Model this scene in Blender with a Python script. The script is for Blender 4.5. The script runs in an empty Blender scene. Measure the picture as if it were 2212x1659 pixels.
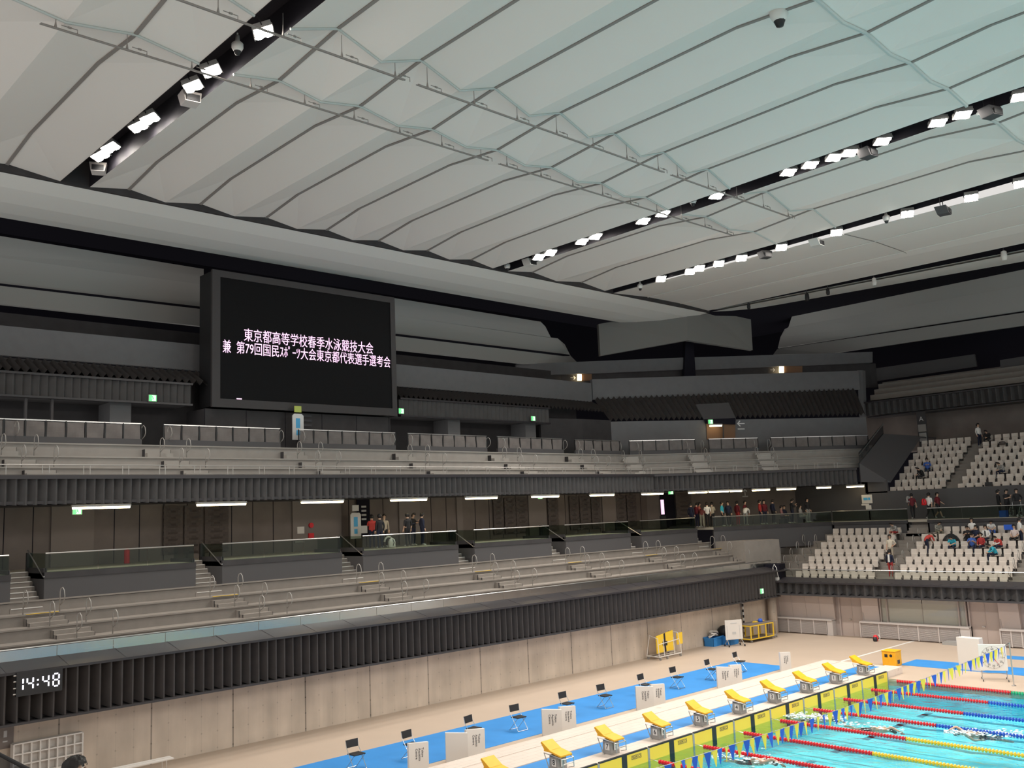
import bpy, bmesh, math, random
from math import sin, cos, pi, radians, sqrt, atan2
from mathutils import Vector, Matrix
random.seed(7)
S = bpy.context.scene
COL = S.collection
# ------------------------------------------------------------------ camera, world, exposure
CX, CY, CZ, YAW, PIT, ROL, FPX = -42.9523, -20.8358, 8.1540, 0.807988, 0.137971, -0.041618, 2031.62
W, H = 2212, 1659
def _basis():
    f = Vector((cos(PIT)*cos(YAW), cos(PIT)*sin(YAW), sin(PIT)))
    r = Vector((sin(YAW), -cos(YAW), 0)); u = r.cross(f)
    return cos(ROL)*r+sin(ROL)*u, -sin(ROL)*r+cos(ROL)*u, f
RGT, UPV, FWD = _basis()
cam_data = bpy.data.cameras.new('camera'); cam = bpy.data.objects.new('camera', cam_data); COL.objects.link(cam)
cam.matrix_world = Matrix(((RGT.x, UPV.x, -FWD.x, CX), (RGT.y, UPV.y, -FWD.y, CY), (RGT.z, UPV.z, -FWD.z, CZ), (0, 0, 0, 1)))
cam_data.sensor_width = 36; cam_data.lens = FPX/W*36; cam_data.clip_end = 300; cam_data.clip_start = .05
S.camera = cam
S.view_settings.view_transform = 'Standard'; S.view_settings.look = 'None'; S.view_settings.gamma = 1
S.view_settings.use_curve_mapping = False
S.view_settings.exposure = 0.0
try: S.cycles.use_denoising = True
except Exception: pass
S.cycles.max_bounces = 8; S.cycles.diffuse_bounces = 5; S.cycles.transparent_max_bounces = 12
S.cycles.sample_clamp_indirect = 4
wd = bpy.data.worlds.new('ambient_fill'); S.world = wd; wd.use_nodes = True
wd.node_tree.nodes['Background'].inputs[0].default_value = (1.0, .97, .93, 1)
wd.node_tree.nodes['Background'].inputs[1].default_value = 0.76  # added even fill light, entering through the hall's unbuilt sides
FLOOD_W = 1350.0     # watts of each flood light under the roof
TUBE_E = 12.0        # emission of the fluorescent tubes
# ------------------------------------------------------------------ picture measurements -> points of the place
def ray(u, v): return RGT*((u-W/2)/FPX) + UPV*((H/2-v)/FPX) + FWD
CAMP = Vector((CX, CY, CZ))
def at(u, v, ax, val):
    d = ray(u, v); return CAMP + d*((val-CAMP[ax])/d[ax])
NCH = Vector((.496, .868, 0)); ECH = Vector((.868, -.496, 0))
def atn(u, v, d):
    r = ray(u, v); return CAMP + r*((d-NCH.dot(CAMP))/NCH.dot(r))
# ------------------------------------------------------------------ materials
def nt(m): return m.node_tree.nodes, m.node_tree.links
def mat(name, col, rough=.6, metal=0., spec=.4, emit=None, es=0., noise=0., nscale=3., bump=0., alpha=1.):
    m = bpy.data.materials.new(name); m.use_nodes = True
    N, L = nt(m); b = N['Principled BSDF']
    b.inputs['Base Color'].default_value = (*col, 1); b.inputs['Roughness'].default_value = rough
    b.inputs['Metallic'].default_value = metal; b.inputs['Specular IOR Level'].default_value = spec
    if emit: b.inputs['Emission Color'].default_value = (*emit, 1); b.inputs['Emission Strength'].default_value = es
    if noise or bump:
        tc = N.new('ShaderNodeTexCoord'); n = N.new('ShaderNodeTexNoise'); n.inputs['Scale'].default_value = nscale
        n.inputs['Detail'].default_value = 5
        L.new(tc.outputs['Object'], n.inputs['Vector'])
        if noise:
            r = N.new('ShaderNodeValToRGB')
            r.color_ramp.elements[0].position = .3; r.color_ramp.elements[1].position = .7
            r.color_ramp.elements[0].color = (*[c*(1-noise) for c in col], 1)
            r.color_ramp.elements[1].color = (*[min(1, c*(1+noise)) for c in col], 1)
            L.new(n.outputs['Fac'], r.inputs[0]); L.new(r.outputs[0], b.inputs['Base Color'])
        if bump:
            bp = N.new('ShaderNodeBump'); bp.inputs['Strength'].default_value = bump
            L.new(n.outputs['Fac'], bp.inputs['Height']); L.new(bp.outputs[0], b.inputs['Normal'])
    return m
def mth(N, L, op, a, b=None):
    n = N.new('ShaderNodeMath'); n.operation = op
    for i, x in enumerate((a, b)):
        if x is None: continue
        if isinstance(x, (int, float)): n.inputs[i].default_value = x
        else: L.new(x, n.inputs[i])
    return n.outputs[0]
def glass_mat(name, tint, refl, rough=.02):
    m = bpy.data.materials.new(name); m.use_nodes = True; N, L = nt(m)
    N.remove(N['Principled BSDF']); o = N['Material Output']
    t = N.new('ShaderNodeBsdfTransparent'); t.inputs[0].default_value = (*tint, 1)
    g = N.new('ShaderNodeBsdfGlossy'); g.inputs['Roughness'].default_value = rough
    x = N.new('ShaderNodeMixShader'); x.inputs[0].default_value = refl
    L.new(t.outputs[0], x.inputs[1]); L.new(g.outputs[0], x.inputs[2]); L.new(x.outputs[0], o.inputs[0])
    return m
M = {}
M['white'] = mat('ceiling_white', (.80, .762, .725), .85, spec=.1)
M['soffit'] = mat('soffit_white', (.76, .75, .72), .8, spec=.15)
M['seam'] = mat('ceiling_rib_grey', (.27, .245, .23), .7)
M['seamteal'] = mat('ceiling_seam_pale', (.52, .56, .55), .8)
M['black'] = mat('void_black', (.015, .014, .021), .9, spec=.1)
M['slot'] = mat('slot_dark', (.022, .02, .026), .6, spec=.2)
M['dark'] = mat('dark_panel', (.054, .051, .054), .6, spec=.2, noise=.12, nscale=1.5)
M['fascia'] = mat('fascia_charcoal', (.050, .044, .043), .5, spec=.3, noise=.12, nscale=2)
M['fascialit'] = mat('fascia_charcoal_lit', (.060, .057, .058), .6, spec=.3, noise=.12, nscale=2)  # same charcoal, lightened in the colour where stronger light falls
M['cap'] = mat('cap_charcoal', (.035, .032, .036), .33)
M['boxgrey'] = mat('parapet_grey', (.09, .086, .09), .6, spec=.2)
M['midgrey'] = mat('band_grey', (.15, .15, .157), .7, noise=.05, nscale=2)
M['baffle'] = mat('baffle_grey', (.41, .405, .39), .8)
M['corner'] = mat('corner_panel_grey', (.19, .19, .182), .8)
M['bench'] = mat('tier_concrete', (.255, .228, .205), .75, noise=.06, nscale=2.5)
M['benchup'] = mat('upper_tier_concrete', (.33, .308, .285), .75, noise=.05, nscale=2.5)
M['benchupface'] = mat('upper_tier_riser', (.305, .285, .265), .75, noise=.05, nscale=2.5)
M['stepw'] = mat('step_pale', (.42, .395, .37), .7)
M['benchface'] = mat('tier_riser', (.235, .21, .19), .75, noise=.06, nscale=2.5)
M['steel'] = mat('stainless', (.62, .61, .6), .28, metal=.9)
M['rail'] = mat('rail_paint', (.40, .38, .36), .4, metal=.3)
M['seat'] = mat('seat_cream', (.60, .53, .475), .55)
M['seatdark'] = mat('seat_bracket', (.05, .045, .045), .6)
M['deck'] = mat('deck_beige', (.47, .375, .30), .5, noise=.03, nscale=.6)
M['bluemat'] = mat('blue_mat', (.035, .235, .60), .55, noise=.08, nscale=.7)
M['yellow'] = mat('yellow_panel', (.90, .60, .05), .5)
M['orange'] = mat('block_amber', (.83, .40, .015), .55, noise=.05, nscale=6)
M['blackp'] = mat('black_paint', (.02, .02, .022), .5)
M['whitep'] = mat('white_paint', (.72, .70, .67), .45)
M['boardw'] = mat('board_white', (.68, .645, .61), .5)
M['grey'] = mat('grey_paint', (.32, .31, .30), .5)
M['red'] = mat('red_float', (.70, .02, .03), .4)
M['blue'] = mat('blue_float', (.02, .09, .50), .4)
M['ylw'] = mat('yellow_float', (.85, .56, .04), .4)
M['green'] = mat('green_float', (.02, .38, .17), .4)
M['flagb'] = mat('flag_blue', (.03, .12, .62), .6)
M['flagy'] = mat('flag_yellow', (.90, .72, .08), .6)
M['concwall'] = mat('concourse_wall', (.155, .128, .116), .5, spec=.3, noise=.15, nscale=.8)
M['concpale'] = mat('concourse_panel_pale', (.20, .17, .157), .6)
M['curtain'] = mat('curtain_brown', (.10, .082, .076), .85)
M['concfloor'] = mat('concourse_floor', (.40, .36, .30), .6)
M['far'] = mat('far_wall_panel', (.58, .49, .45), .6, noise=.02, nscale=1)
M['fardoor'] = mat('far_wall_door', (.52, .43, .39), .6)
M['farshade'] = mat('far_wall_edge', (.48, .41, .385), .7)
M['louver'] = mat('louver_white', (.62, .57, .55), .6)
M['blind'] = mat('window_blind', (.64, .60, .55), .7)
M['screen'] = mat('screen_black', (.008, .008, .009), .6, spec=.1)
M['frame'] = mat('screen_frame', (.062, .058, .06), .5, spec=.2)
M['text'] = mat('led_text', (1, .8, .95), emit=(1, .55, .88), es=1.15)
M['clocktext'] = mat('clock_digit', (.9, .9, 1), emit=(.86, .86, 1), es=2.4)
M['flood'] = mat('flood_lens', (1, 1, 1), emit=(1, .93, .84), es=60.)
M['tube'] = mat('tube_glow', (1, .95, .8), emit=(1, .78, .42), es=TUBE_E)
M['exit'] = mat('exit_green', (.1, .6, .3), emit=(.16, .85, .22), es=1.0)
M['exitw'] = mat('exit_white', (.8, 1, .85), emit=(.8, 1, .8), es=1.3)
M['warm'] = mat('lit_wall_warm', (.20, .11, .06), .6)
M['fabric'] = mat('panel_fabric', (.16, .143, .138), .85, noise=.1, nscale=3, bump=.3)
M['poster'] = mat('poster_white', (.70, .70, .70), .5)
M['posterb'] = mat('poster_blue', (.08, .42, .75), .5)
M['lime'] = mat('poster_lime', (.48, .56, .12), .5)
M['text_dark'] = mat('print_dark', (.06, .06, .07), .6)
M['text_grey'] = mat('print_grey', (.5, .5, .5), .6)
M['glass'] = glass_mat('rail_glass', (.66, .72, .67), .022)
M['glassc'] = glass_mat('clear_glass', (.88, .90, .88), .03)
M['glassp'] = glass_mat('pool_rail_glass', (.62, .68, .67), .58, .14)
M['glassd'] = glass_mat('dark_glass', (.55, .58, .62), .08)
M['hair'] = mat('hair_black', (.012, .010, .010), .55)
M['skin'] = mat('skin', (.56, .36, .26), .55)
M['foam'] = mat('white_water', (.80, .88, .90), .6)
M['eye'] = mat('eye_dark', (.02, .015, .015), .4)
def water_mat():
    m = bpy.data.materials.new('pool_water'); m.use_nodes = True; N, L = nt(m)
    N.remove(N['Principled BSDF']); o = N['Material Output']
    tc = N.new('ShaderNodeTexCoord'); mp = N.new('ShaderNodeMapping'); mp.inputs['Scale'].default_value = (1.0, .7, 1)
    L.new(tc.outputs['Object'], mp.inputs[0])
    n = N.new('ShaderNodeTexNoise'); n.inputs['Scale'].default_value = 1.7; n.inputs['Detail'].default_value = 4; n.inputs['Distortion'].default_value = 1.2
    L.new(mp.outputs[0], n.inputs['Vector'])
    bp = N.new('ShaderNodeBump'); bp.inputs['Strength'].default_value = .33; bp.inputs['Distance'].default_value = .25
    L.new(n.outputs['Fac'], bp.inputs['Height'])
    t = N.new('ShaderNodeBsdfRefraction'); t.inputs['Color'].default_value = (.72, .97, 1, 1); t.inputs['Roughness'].default_value = .02; t.inputs['IOR'].default_value = 1.2
    tt = N.new('ShaderNodeBsdfTransparent'); tt.inputs[0].default_value = (.95, 1, 1, 1)
    xx = N.new('ShaderNodeMixShader'); xx.inputs[0].default_value = .5
    g = N.new('ShaderNodeBsdfGlossy'); g.inputs['Roughness'].default_value = .06
    fr = N.new('ShaderNodeFresnel'); fr.inputs['IOR'].default_value = 1.33
    x = N.new('ShaderNodeMixShader')
    for s in (t, g, fr): L.new(bp.outputs[0], s.inputs['Normal'])
    xx.inputs[0].default_value = 1.0
    L.new(t.outputs[0], xx.inputs[1]); L.new(tt.outputs[0], xx.inputs[2])
    L.new(fr.outputs[0], x.inputs[0]); L.new(xx.outputs[0], x.inputs[1]); L.new(g.outputs[0], x.inputs[2]); L.new(x.outputs[0], o.inputs[0])
    return m
M['water'] = water_mat()
M['poolfloor'] = mat('pool_tile_caustics', (.14, .66, .785), .5, noise=.16, nscale=1.1)  # mottled colour stands in for caustic ripples of light
M['lane'] = mat('lane_line_tile', (.03, .26, .36), .5)
def concrete_wall():
    m = mat('fair_faced_concrete', (.46, .39, .325), .7); N, L = nt(m); b = N['Principled BSDF']
    tc = N.new('ShaderNodeTexCoord'); sp = N.new('ShaderNodeSeparateXYZ'); L.new(tc.outputs['Object'], sp.inputs[0])
    no = N.new('ShaderNodeTexNoise'); no.inputs['Scale'].default_value = .9; no.inputs['Detail'].default_value = 7; L.new(tc.outputs['Object'], no.inputs['Vector'])
    mp = N.new('ShaderNodeMapping'); mp.inputs['Scale'].default_value = (1.6, 1, .25); L.new(tc.outputs['Object'], mp.inputs[0])
    n2 = N.new('ShaderNodeTexNoise'); n2.inputs['Scale'].default_value = 1.; n2.inputs['Detail'].default_value = 3; L.new(mp.outputs[0], n2.inputs['Vector'])
    def stripes(period, off, wid):
        a = mth(N, L, 'ADD', sp.outputs[0], 100+off); a = mth(N, L, 'DIVIDE', a, period); a = mth(N, L, 'FRACT', a)
        a = mth(N, L, 'SUBTRACT', a, .5); a = mth(N, L, 'ABSOLUTE', a); return mth(N, L, 'GREATER_THAN', a, .5-wid/period)
    j = stripes(3.1, 0, .028)          # panel joints
    f = stripes(.62, 0, .012)          # form-board marks
    # tie holes
    hx = mth(N, L, 'SUBTRACT', mth(N, L, 'FRACT', mth(N, L, 'DIVIDE', mth(N, L, 'ADD', sp.outputs[0], 100.31), .62)), .5)
    hz = mth(N, L, 'SUBTRACT', mth(N, L, 'FRACT', mth(N, L, 'DIVIDE', mth(N, L, 'ADD', sp.outputs[2], .2), .6)), .5)
    d = mth(N, L, 'SQRT', mth(N, L, 'ADD', mth(N, L, 'MULTIPLY', hx, hx), mth(N, L, 'MULTIPLY', hz, hz)))
    hole = mth(N, L, 'LESS_THAN', d, .05)
    k = mth(N, L, 'ADD', mth(N, L, 'MULTIPLY', no.outputs['Fac'], .45), mth(N, L, 'MULTIPLY', n2.outputs['Fac'], .62))
    k = mth(N, L, 'ADD', k, .52)
    k = mth(N, L, 'SUBTRACT', k, mth(N, L, 'MULTIPLY', j, .5)); k = mth(N, L, 'SUBTRACT', k, mth(N, L, 'MULTIPLY', f, .09)); k = mth(N, L, 'SUBTRACT', k, mth(N, L, 'MULTIPLY', hole, .22))
    mx = N.new('ShaderNodeVectorMath'); mx.operation = 'SCALE'; mx.inputs[0].default_value = (.56, .47, .39); L.new(k, mx.inputs['Scale'])
    L.new(mx.outputs[0], b.inputs['Base Color']); return m
M['concrete'] = concrete_wall()
def slab_tile():
    m = mat('white_slab', (.78, .71, .65), .45); N, L = nt(m); b = N['Principled BSDF']
    tc = N.new('ShaderNodeTexCoord'); br = N.new('ShaderNodeTexBrick'); L.new(tc.outputs['Object'], br.inputs['Vector'])
    br.inputs['Scale'].default_value = 1; br.inputs['Brick Width'].default_value = .6; br.inputs['Row Height'].default_value = .3
    br.inputs['Mortar Size'].default_value = .008
    br.inputs['Color1'].default_value = (.68, .59, .53, 1); br.inputs['Color2'].default_value = (.65, .565, .505, 1); br.inputs['Mortar'].default_value = (.50, .43, .38, 1)
    n = N.new('ShaderNodeTexNoise'); n.inputs['Scale'].default_value = 1.3; n.inputs['Detail'].default_value = 6; n.inputs['Roughness'].default_value = .7
    L.new(tc.outputs['Object'], n.inputs['Vector'])
    r = N.new('ShaderNodeValToRGB'); r.color_ramp.elements[0].position = .64; r.color_ramp.elements[0].color = (1, 1, 1, 1); r.color_ramp.elements[1].position = .7; r.color_ramp.elements[1].color = (.80, .76, .73, 1)
    L.new(n.outputs['Fac'], r.inputs[0])
    x = N.new('ShaderNodeMix'); x.data_type = 'RGBA'; x.blend_type = 'MULTIPLY'; x.inputs[0].default_value = 1
    L.new(br.outputs['Color'], x.inputs[6]); L.new(r.outputs[0], x.inputs[7]); L.new(x.outputs[2], b.inputs['Base Color']); return m
M['slab'] = slab_tile()
# ------------------------------------------------------------------ mesh helpers
class MB:
    def __init__(s): s.v = []; s.f = []; s.m = []; s.mi = 0
    def face(s, pts):
        b = len(s.v); s.v += [tuple(p) for p in pts]; s.f.append(tuple(range(b, b+len(pts)))); s.m.append(s.mi)
    def _add(s, vs, fs):
        b = len(s.v); s.v += [tuple(p) for p in vs]
        for f in fs: s.f.append(tuple(i+b for i in f)); s.m.append(s.mi)
    def box(s, a, b):
        x0, x1 = sorted((a[0], b[0])); y0, y1 = sorted((a[1], b[1])); z0, z1 = sorted((a[2], b[2]))
        s._add([(x0,y0,z0),(x1,y0,z0),(x1,y1,z0),(x0,y1,z0),(x0,y0,z1),(x1,y0,z1),(x1,y1,z1),(x0,y1,z1)],
               [(3,2,1,0),(4,5,6,7),(0,1,5,4),(1,2,6,5),(2,3,7,6),(3,0,4,7)]); return s
    def cbox(s, c, d): return s.box([c[i]-d[i]/2 for i in range(3)], [c[i]+d[i]/2 for i in range(3)])
    def extrude(s, pts, vec):
        n = len(pts); vec = Vector(vec); A = [Vector(p) for p in pts]; B = [p+vec for p in A]
        s._add(A+B, [tuple(range(n))[::-1], tuple(range(n, 2*n))]+[(i, (i+1) % n, n+(i+1) % n, n+i) for i in range(n)]); return s
    def tube(s, path, r, n=6, caps=True):
        path = [Vector(p) for p in path]; rs = r if isinstance(r, (list, tuple)) else [r]*len(path)
        rings = []; up = None
        for i, p in enumerate(path):
            t = (path[min(i+1, len(path)-1)]-path[max(i-1, 0)])
            t = t.normalized() if t.length > 1e-9 else Vector((0, 0, 1))
            if up is None: up = Vector((0, 0, 1)) if abs(t.z) < .9 else Vector((1, 0, 0))
            a = t.cross(up)
            if a.length < 1e-4: a = t.cross(Vector((1, .3, .2)))
            a.normalize(); b = a.cross(t).normalized(); up = b
            rings.append([p+(a*cos(2*pi*k/n)+b*sin(2*pi*k/n))*rs[i] for k in range(n)])
        vs = [q for R_ in rings for q in R_]; fs = []
        for i in range(len(path)-1):
            for k in range(n): fs.append((i*n+k, i*n+(k+1) % n, (i+1)*n+(k+1) % n, (i+1)*n+k))
        if caps: fs.append(tuple(range(n))[::-1]); fs.append(tuple(range((len(path)-1)*n, len(path)*n)))
        s._add(vs, fs); return s
    def lathe(s, prof, c=(0, 0, 0), n=10, axis='z'):
        vs = []; fs = []
        for r, h in prof:
            for k in range(n):
                x, y = r*cos(2*pi*k/n), r*sin(2*pi*k/n)
                p = (x, y, h) if axis == 'z' else ((x, h, y) if axis == 'y' else (h, x, y))
                vs.append((c[0]+p[0], c[1]+p[1], c[2]+p[2]))
        for i in range(len(prof)-1):
            for k in range(n): fs.append((i*n+k, i*n+(k+1) % n, (i+1)*n+(k+1) % n, (i+1)*n+k))
        fs.append(tuple(range(n))); fs.append(tuple(range((len(prof)-1)*n, len(prof)*n)))
        s._add(vs, fs); return s
    def xf(s, mtx, start=0):
        for i in range(start, len(s.v)): s.v[i] = tuple(mtx @ Vector(s.v[i]))
        return s
    def mesh(s, name, mats, smooth=False, bevel=0):
        me = bpy.data.meshes.new(name); me.from_pydata(s.v, [], s.f)
        mats = mats if isinstance(mats, (list, tuple)) else [mats]
        for m in mats: me.materials.append(M[m] if isinstance(m, str) else m)
        for p, i in zip(me.polygons, s.m): p.material_index = min(i, len(mats)-1); p.use_smooth = smooth
        bm = bmesh.new(); bm.from_mesh(me); bmesh.ops.recalc_face_normals(bm, faces=bm.faces); 
        if bevel: bmesh.ops.bevel(bm, geom=[e for e in bm.edges if len(e.link_faces) == 2 and e.calc_face_angle(0) > .6], offset=bevel, segments=2, affect='EDGES', profile=.6)
        bm.to_mesh(me); bm.free(); me.update(); return me
    def build(s, name, mats, parent=None, smooth=False, bevel=0, loc=None):
        o = bpy.data.objects.new(name, s.mesh(name, mats, smooth, bevel)); COL.objects.link(o)
        if parent: o.parent = parent
        if loc is not None: o.location = loc
        return o
def tag(o, label, cat, group=None, kind=None):
    if label: o['label'] = label
    if cat: o['category'] = cat
    if group: o['group'] = group
    if kind: o['kind'] = kind
    return o
def struct(name, mb, mats, smooth=False, label=None):
    o = mb.build(name, mats, None, smooth); o['kind'] = 'structure'
    if label: o['label'] = label
    return o
def thing(name, label, cat, loc=(0, 0, 0), rz=0, group=None):
    o = bpy.data.objects.new(name, None); COL.objects.link(o); o.empty_display_size = .2
    o.location = loc; o.rotation_euler = (0, 0, rz); return tag(o, label, cat, group)
def single(name, label, cat, mb, mats, loc=(0, 0, 0), rz=0, group=None, smooth=False, bevel=0):
    o = mb.build(name, mats, None, smooth, bevel, loc); o.rotation_euler = (0, 0, rz); return tag(o, label, cat, group)
def dup(root, label, loc, rz=None, group=None):
    r = root.copy(); COL.objects.link(r); r.location = loc
    if rz is not None: r.rotation_euler = (0, 0, rz)
    r['label'] = label
    if group: r['group'] = group
    for ch in list(root.children):
        c = ch.copy(); COL.objects.link(c); c.parent = r
        for g in list(ch.children):
            d = g.copy(); COL.objects.link(d); d.parent = c
    return r
def text(name, body, size, matname, parent=None, loc=(0, 0, 0), rot=(0, 0, 0), fit=None, depth=.004, align='CENTER', bold=0.):
    cu = bpy.data.curves.new(name, 'FONT'); cu.body = body; cu.size = size; cu.extrude = depth; cu.offset = bold
    cu.align_x = align; cu.align_y = 'CENTER'; cu.materials.append(M[matname]); cu.resolution_u = 4
    o = bpy.data.objects.new(name, cu); COL.objects.link(o)
    dg = bpy.context.evaluated_depsgraph_get(); me = bpy.data.meshes.new_from_object(o.evaluated_get(dg)); bpy.data.objects.remove(o)
    me.name = name; o = bpy.data.objects.new(name, me); COL.objects.link(o)
    if not me.materials: me.materials.append(M[matname])
    if fit:
        xs = [v.co.x for v in me.vertices]; yy = [v.co.y for v in me.vertices]
        cx_, cy_ = (min(xs)+max(xs))/2, (min(yy)+max(yy))/2; fx = fit[0]/max(max(xs)-min(xs), 1e-3); fy_ = fit[1]/max(max(yy)-min(yy), 1e-3) if fit[1] else fx
        for v in me.vertices: v.co.x = (v.co.x-cx_)*fx; v.co.y = (v.co.y-cy_)*fy_
    o.location = loc; o.rotation_euler = rot
    if parent: o.parent = parent
    return o
ORD = ['first', 'second', 'third', 'fourth', 'fifth', 'sixth', 'seventh', 'eighth', 'ninth', 'tenth', 'eleventh', 'twelfth', 'thirteenth', 'fourteenth', 'fifteenth', 'sixteenth', 'seventeenth', 'eighteenth']
# ================================================================== THE SETTING
ROOF_Z = 22.66
# ---- pool deck, pool, bulkhead
mb = MB()
for a, b in (((-38, 4.0, -.3), (12.4, 13.3, 0)), ((1.66, -48, -.3), (12.4, 4.0, 0)), ((0.0, -48, -.3), (1.66, 0, 0)), ((-38, -48, -.3), (-25.3, 4.0, 0))):
    mb.box(a, b)
struct('floor_deck', mb, 'deck')
mb = MB(); mb.box((-25.3, -48, -1.4), (0.3, .1, -1.15)); mb.box((0, -48, -1.3), (.3, 0, -.3)); mb.box((-25.3, 0, -1.3), (0.3, .3, -.05)); mb.box((-25.6, -48, -1.3), (-25.3, 0, -.3))
struct('floor_pool', mb, 'poolfloor')
mb = MB()
for k in range(10):
    x = -2.5*k-1.25
    wob = [(x+.07*sin(1.9*i+k)+.05*sin(4.7*i+2*k), -2-.5*i) for i in range(88)]
    for (xa_, ya_), (xb_, yb_) in zip(wob, wob[1:]): mb.face([(xa_-.14, ya_, -1.14), (xa_+.14, ya_, -1.14), (xb_+.14, yb_, -1.14), (xb_-.14, yb_, -1.14)])
    mb.box((x-.5, -2.28, -1.15), (x+.5, -2, -1.14))
struct('floor_pool_markings', mb, 'lane')
o = MB(); WZ = -.12; o.face([(-25.3, -47.9, WZ), (0, -47.9, WZ), (0, -.02, WZ), (-25.3, -.02, WZ)])
struct('water_pool', o, 'water')
mb = MB(); mb.box((-27.5, .02, -.3), (1.66, .85, .3)); mb.box((-27.5, 1.78, -.3), (1.66, 3.05, .3)); mb.box((-27.5, 3.1, -.3), (1.66, 3.98, .3)); mb.box((-27.5, .85, -.3), (1.66, 1.78, .27)); mb.box((-27.5, 3.05, -.3), (1.66, 3.1, .26))
struct('floor_bulkhead', mb, 'slab')
for nm, a, b, lab, grp in (('floor_mat', (-27.4, .87, .27), (1.2, 1.76, .285), 'narrow blue mat behind the starting blocks', None),
                      ('floor_mat', (-30, 5.28, 0), (.55, 8.6, .012), 'wide blue mat under the row of folding chairs', None),
                      ('floor_mat', (3.75, -5.5, 0), (5.75, 1.15, .012), 'blue mat beyond the far pool edge beside white board', None),
                      ('floor_mat', (8.1, -9, 0), (9.1, -1.3, .012), 'blue mat strip along the louvred wall behind the clock', None)):
    mb = MB(); mb.box(a, b); single('mat', lab, 'mat', mb, 'bluemat')
mb = MB(); mb.box((.6, 3.9, 0.0), (12, 4.06, .004)); struct('floor_line', mb, 'whitep')
# ---- left concrete wall
mb = MB(); mb.box((-38, 13.2, 0), (12.3, 13.6, 2.9)); struct('wall_left', mb, 'concrete')
def zig(mb, A, B, n, z0, z1, pitch, dep, tooth=.12):
    A = Vector((*A, 0)); B = Vector((*B, 0)); n = Vector((*n, 0)); Ln = (B-A).length; e = (B-A)/Ln; c = max(2, int(Ln/pitch))
    pts = []
    for i in range(c):
        pts.append(A+e*(Ln*i/c)-n*dep); pts.append(A+e*(Ln*(i+.60)/c)); pts.append(A+e*(Ln*(i+.74)/c))
    pts.append(B-n*dep)
    for p, q in zip(pts, pts[1:]):
        va, vb = ((p-A).dot(n)/dep)*-tooth, ((q-A).dot(n)/dep)*-tooth
        mb.face([(p.x, p.y, z0+va), (q.x, q.y, z0+vb), (q.x, q.y, z1), (p.x, p.y, z1)])
    return mb
mb = MB(); zig(mb, (-38, 12.05), (11.35, 12.05), (0, -1), 2.36, 3.86, .36, .30); struct('trim_1', mb, 'fascia')
mb = MB(); mb.box((-38, 12.0, 2.30), (11.3, 13.3, 2.37)); mb.box((-38, 12.4, 2.3), (11.3, 12.5, 4)); struct('trim_2', mb, 'dark')
mb = MB(); mb.extrude([(-38, 11.95, 3.93), (-38, 13.02, 4.16), (-38, 13.02, 3.9), (-38, 11.95, 3.85)], (50.5, 0, 0))
for i in range(27): x = -37.5+i*1.85; mb.extrude([(x, 11.945, 3.935), (x, 13.0, 4.168), (x, 13.0, 4.16), (x, 11.945, 3.92)], (.02, 0, 0))
struct('trim_3', mb, ['cap'])
mb = MB(); mb.extrude([(11.3, 11.95, 3.35), (12.6, 12.3, 3.35), (12.6, 13.1, 3.35), (11.3, 13.1, 3.35)], (0, 0, .95)); struct('trim_4', mb, 'black')
# ---- lower left tier
def tier(name, prof, stations, mats, close=True):
    mb = MB()
    for (d0, z0), (d1, z1) in zip(prof, prof[1:]):
        mb.mi = 0 if abs(z1-z0) < 1e-6 else 1
        for s0, s1 in zip(stations, stations[1:]):
            a, b, c, d = s0(d0), s1(d0), s1(d1), s0(d1)
            mb.face([(a[0], a[1], z0), (b[0], b[1], z0), (c[0], c[1], z1), (d[0], d[1], z1)])
    return struct(name, mb, mats)
LT = [(13.02, 3.75), (13.02, 4.0), (14.3, 4.0), (14.3, 4.51), (15.2, 4.51), (15.2, 4.94), (16.1, 4.94), (16.1, 5.34), (17.0, 5.34), (17.0, 5.77)]
tier('floor_lower_tier', LT, [lambda d: (-38, d), lambda d: (11.2, d)], ['bench', 'benchface'])
mb = MB()
for y, z in ((14.3, 4.51), (15.2, 4.94), (16.1, 5.34), (17.0, 5.77)):      # bench nosings with shadow gap
    mb.box((-38, y-.06, z-.05), (11.2, y+.02, z+.008))
struct('floor_lower_nosing', mb, 'bench')
SPAN = [(-38.2, -32.35), (-31.2, -25.32), (-24.15, -18.2), (-17.02, -11.12), (-10.0, -4.22), (-3.03, 2.8), (3.87, 9.78)]
OPEN = [(a[1], b[0]) for a, b in zip(SPAN, SPAN[1:])]+[(9.78, 10.95)]
AIS = [(a+b)/2+.25 for a, b in OPEN]
for i, (x0, x1) in enumerate(SPAN):
    mb = MB(); mb.box((x0, 17.0, 5.7), (x1, 17.12, 6.52)); mb.box((x0, 17.12, 5.3), (x0+.1, 19.2, 6.7)); mb.box((x1-.1, 17.12, 5.3), (x1, 19.2, 6.7))
    mb.mi = 1; mb.box((x0, 16.97, 6.52), (x1, 17.2, 6.74)); mb.box((x0, 17.1, 6.5), (x0+.12, 19.2, 6.9)); mb.box((x1-.12, 17.1, 6.5), (x1, 19.2, 6.9))
    struct('wall_parapet', mb, ['boxgrey', 'dark'])
    mb = MB(); mb.box((x0+.1, 17.12, 6.6), (x1-.1, 19.2, 6.75)); struct('floor_concourse', mb, 'concfloor')
mb = MB(); mb.extrude([(-38, 19.2, 6.6), (-38, 22, 6.6), (10.9, 22, 6.6), (10.9, 19.2, 6.6)], (0, 0, .15))
mb.extrude([(10.95, 16.5, 6.6), (18.8, 12.1, 6.6), (18.8, 10.8, 6.6), (21.4, 10.8, 6.6), (21.4, 16.1, 6.6), (10.9, 22.0, 6.6)], (0, 0, .15))
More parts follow.
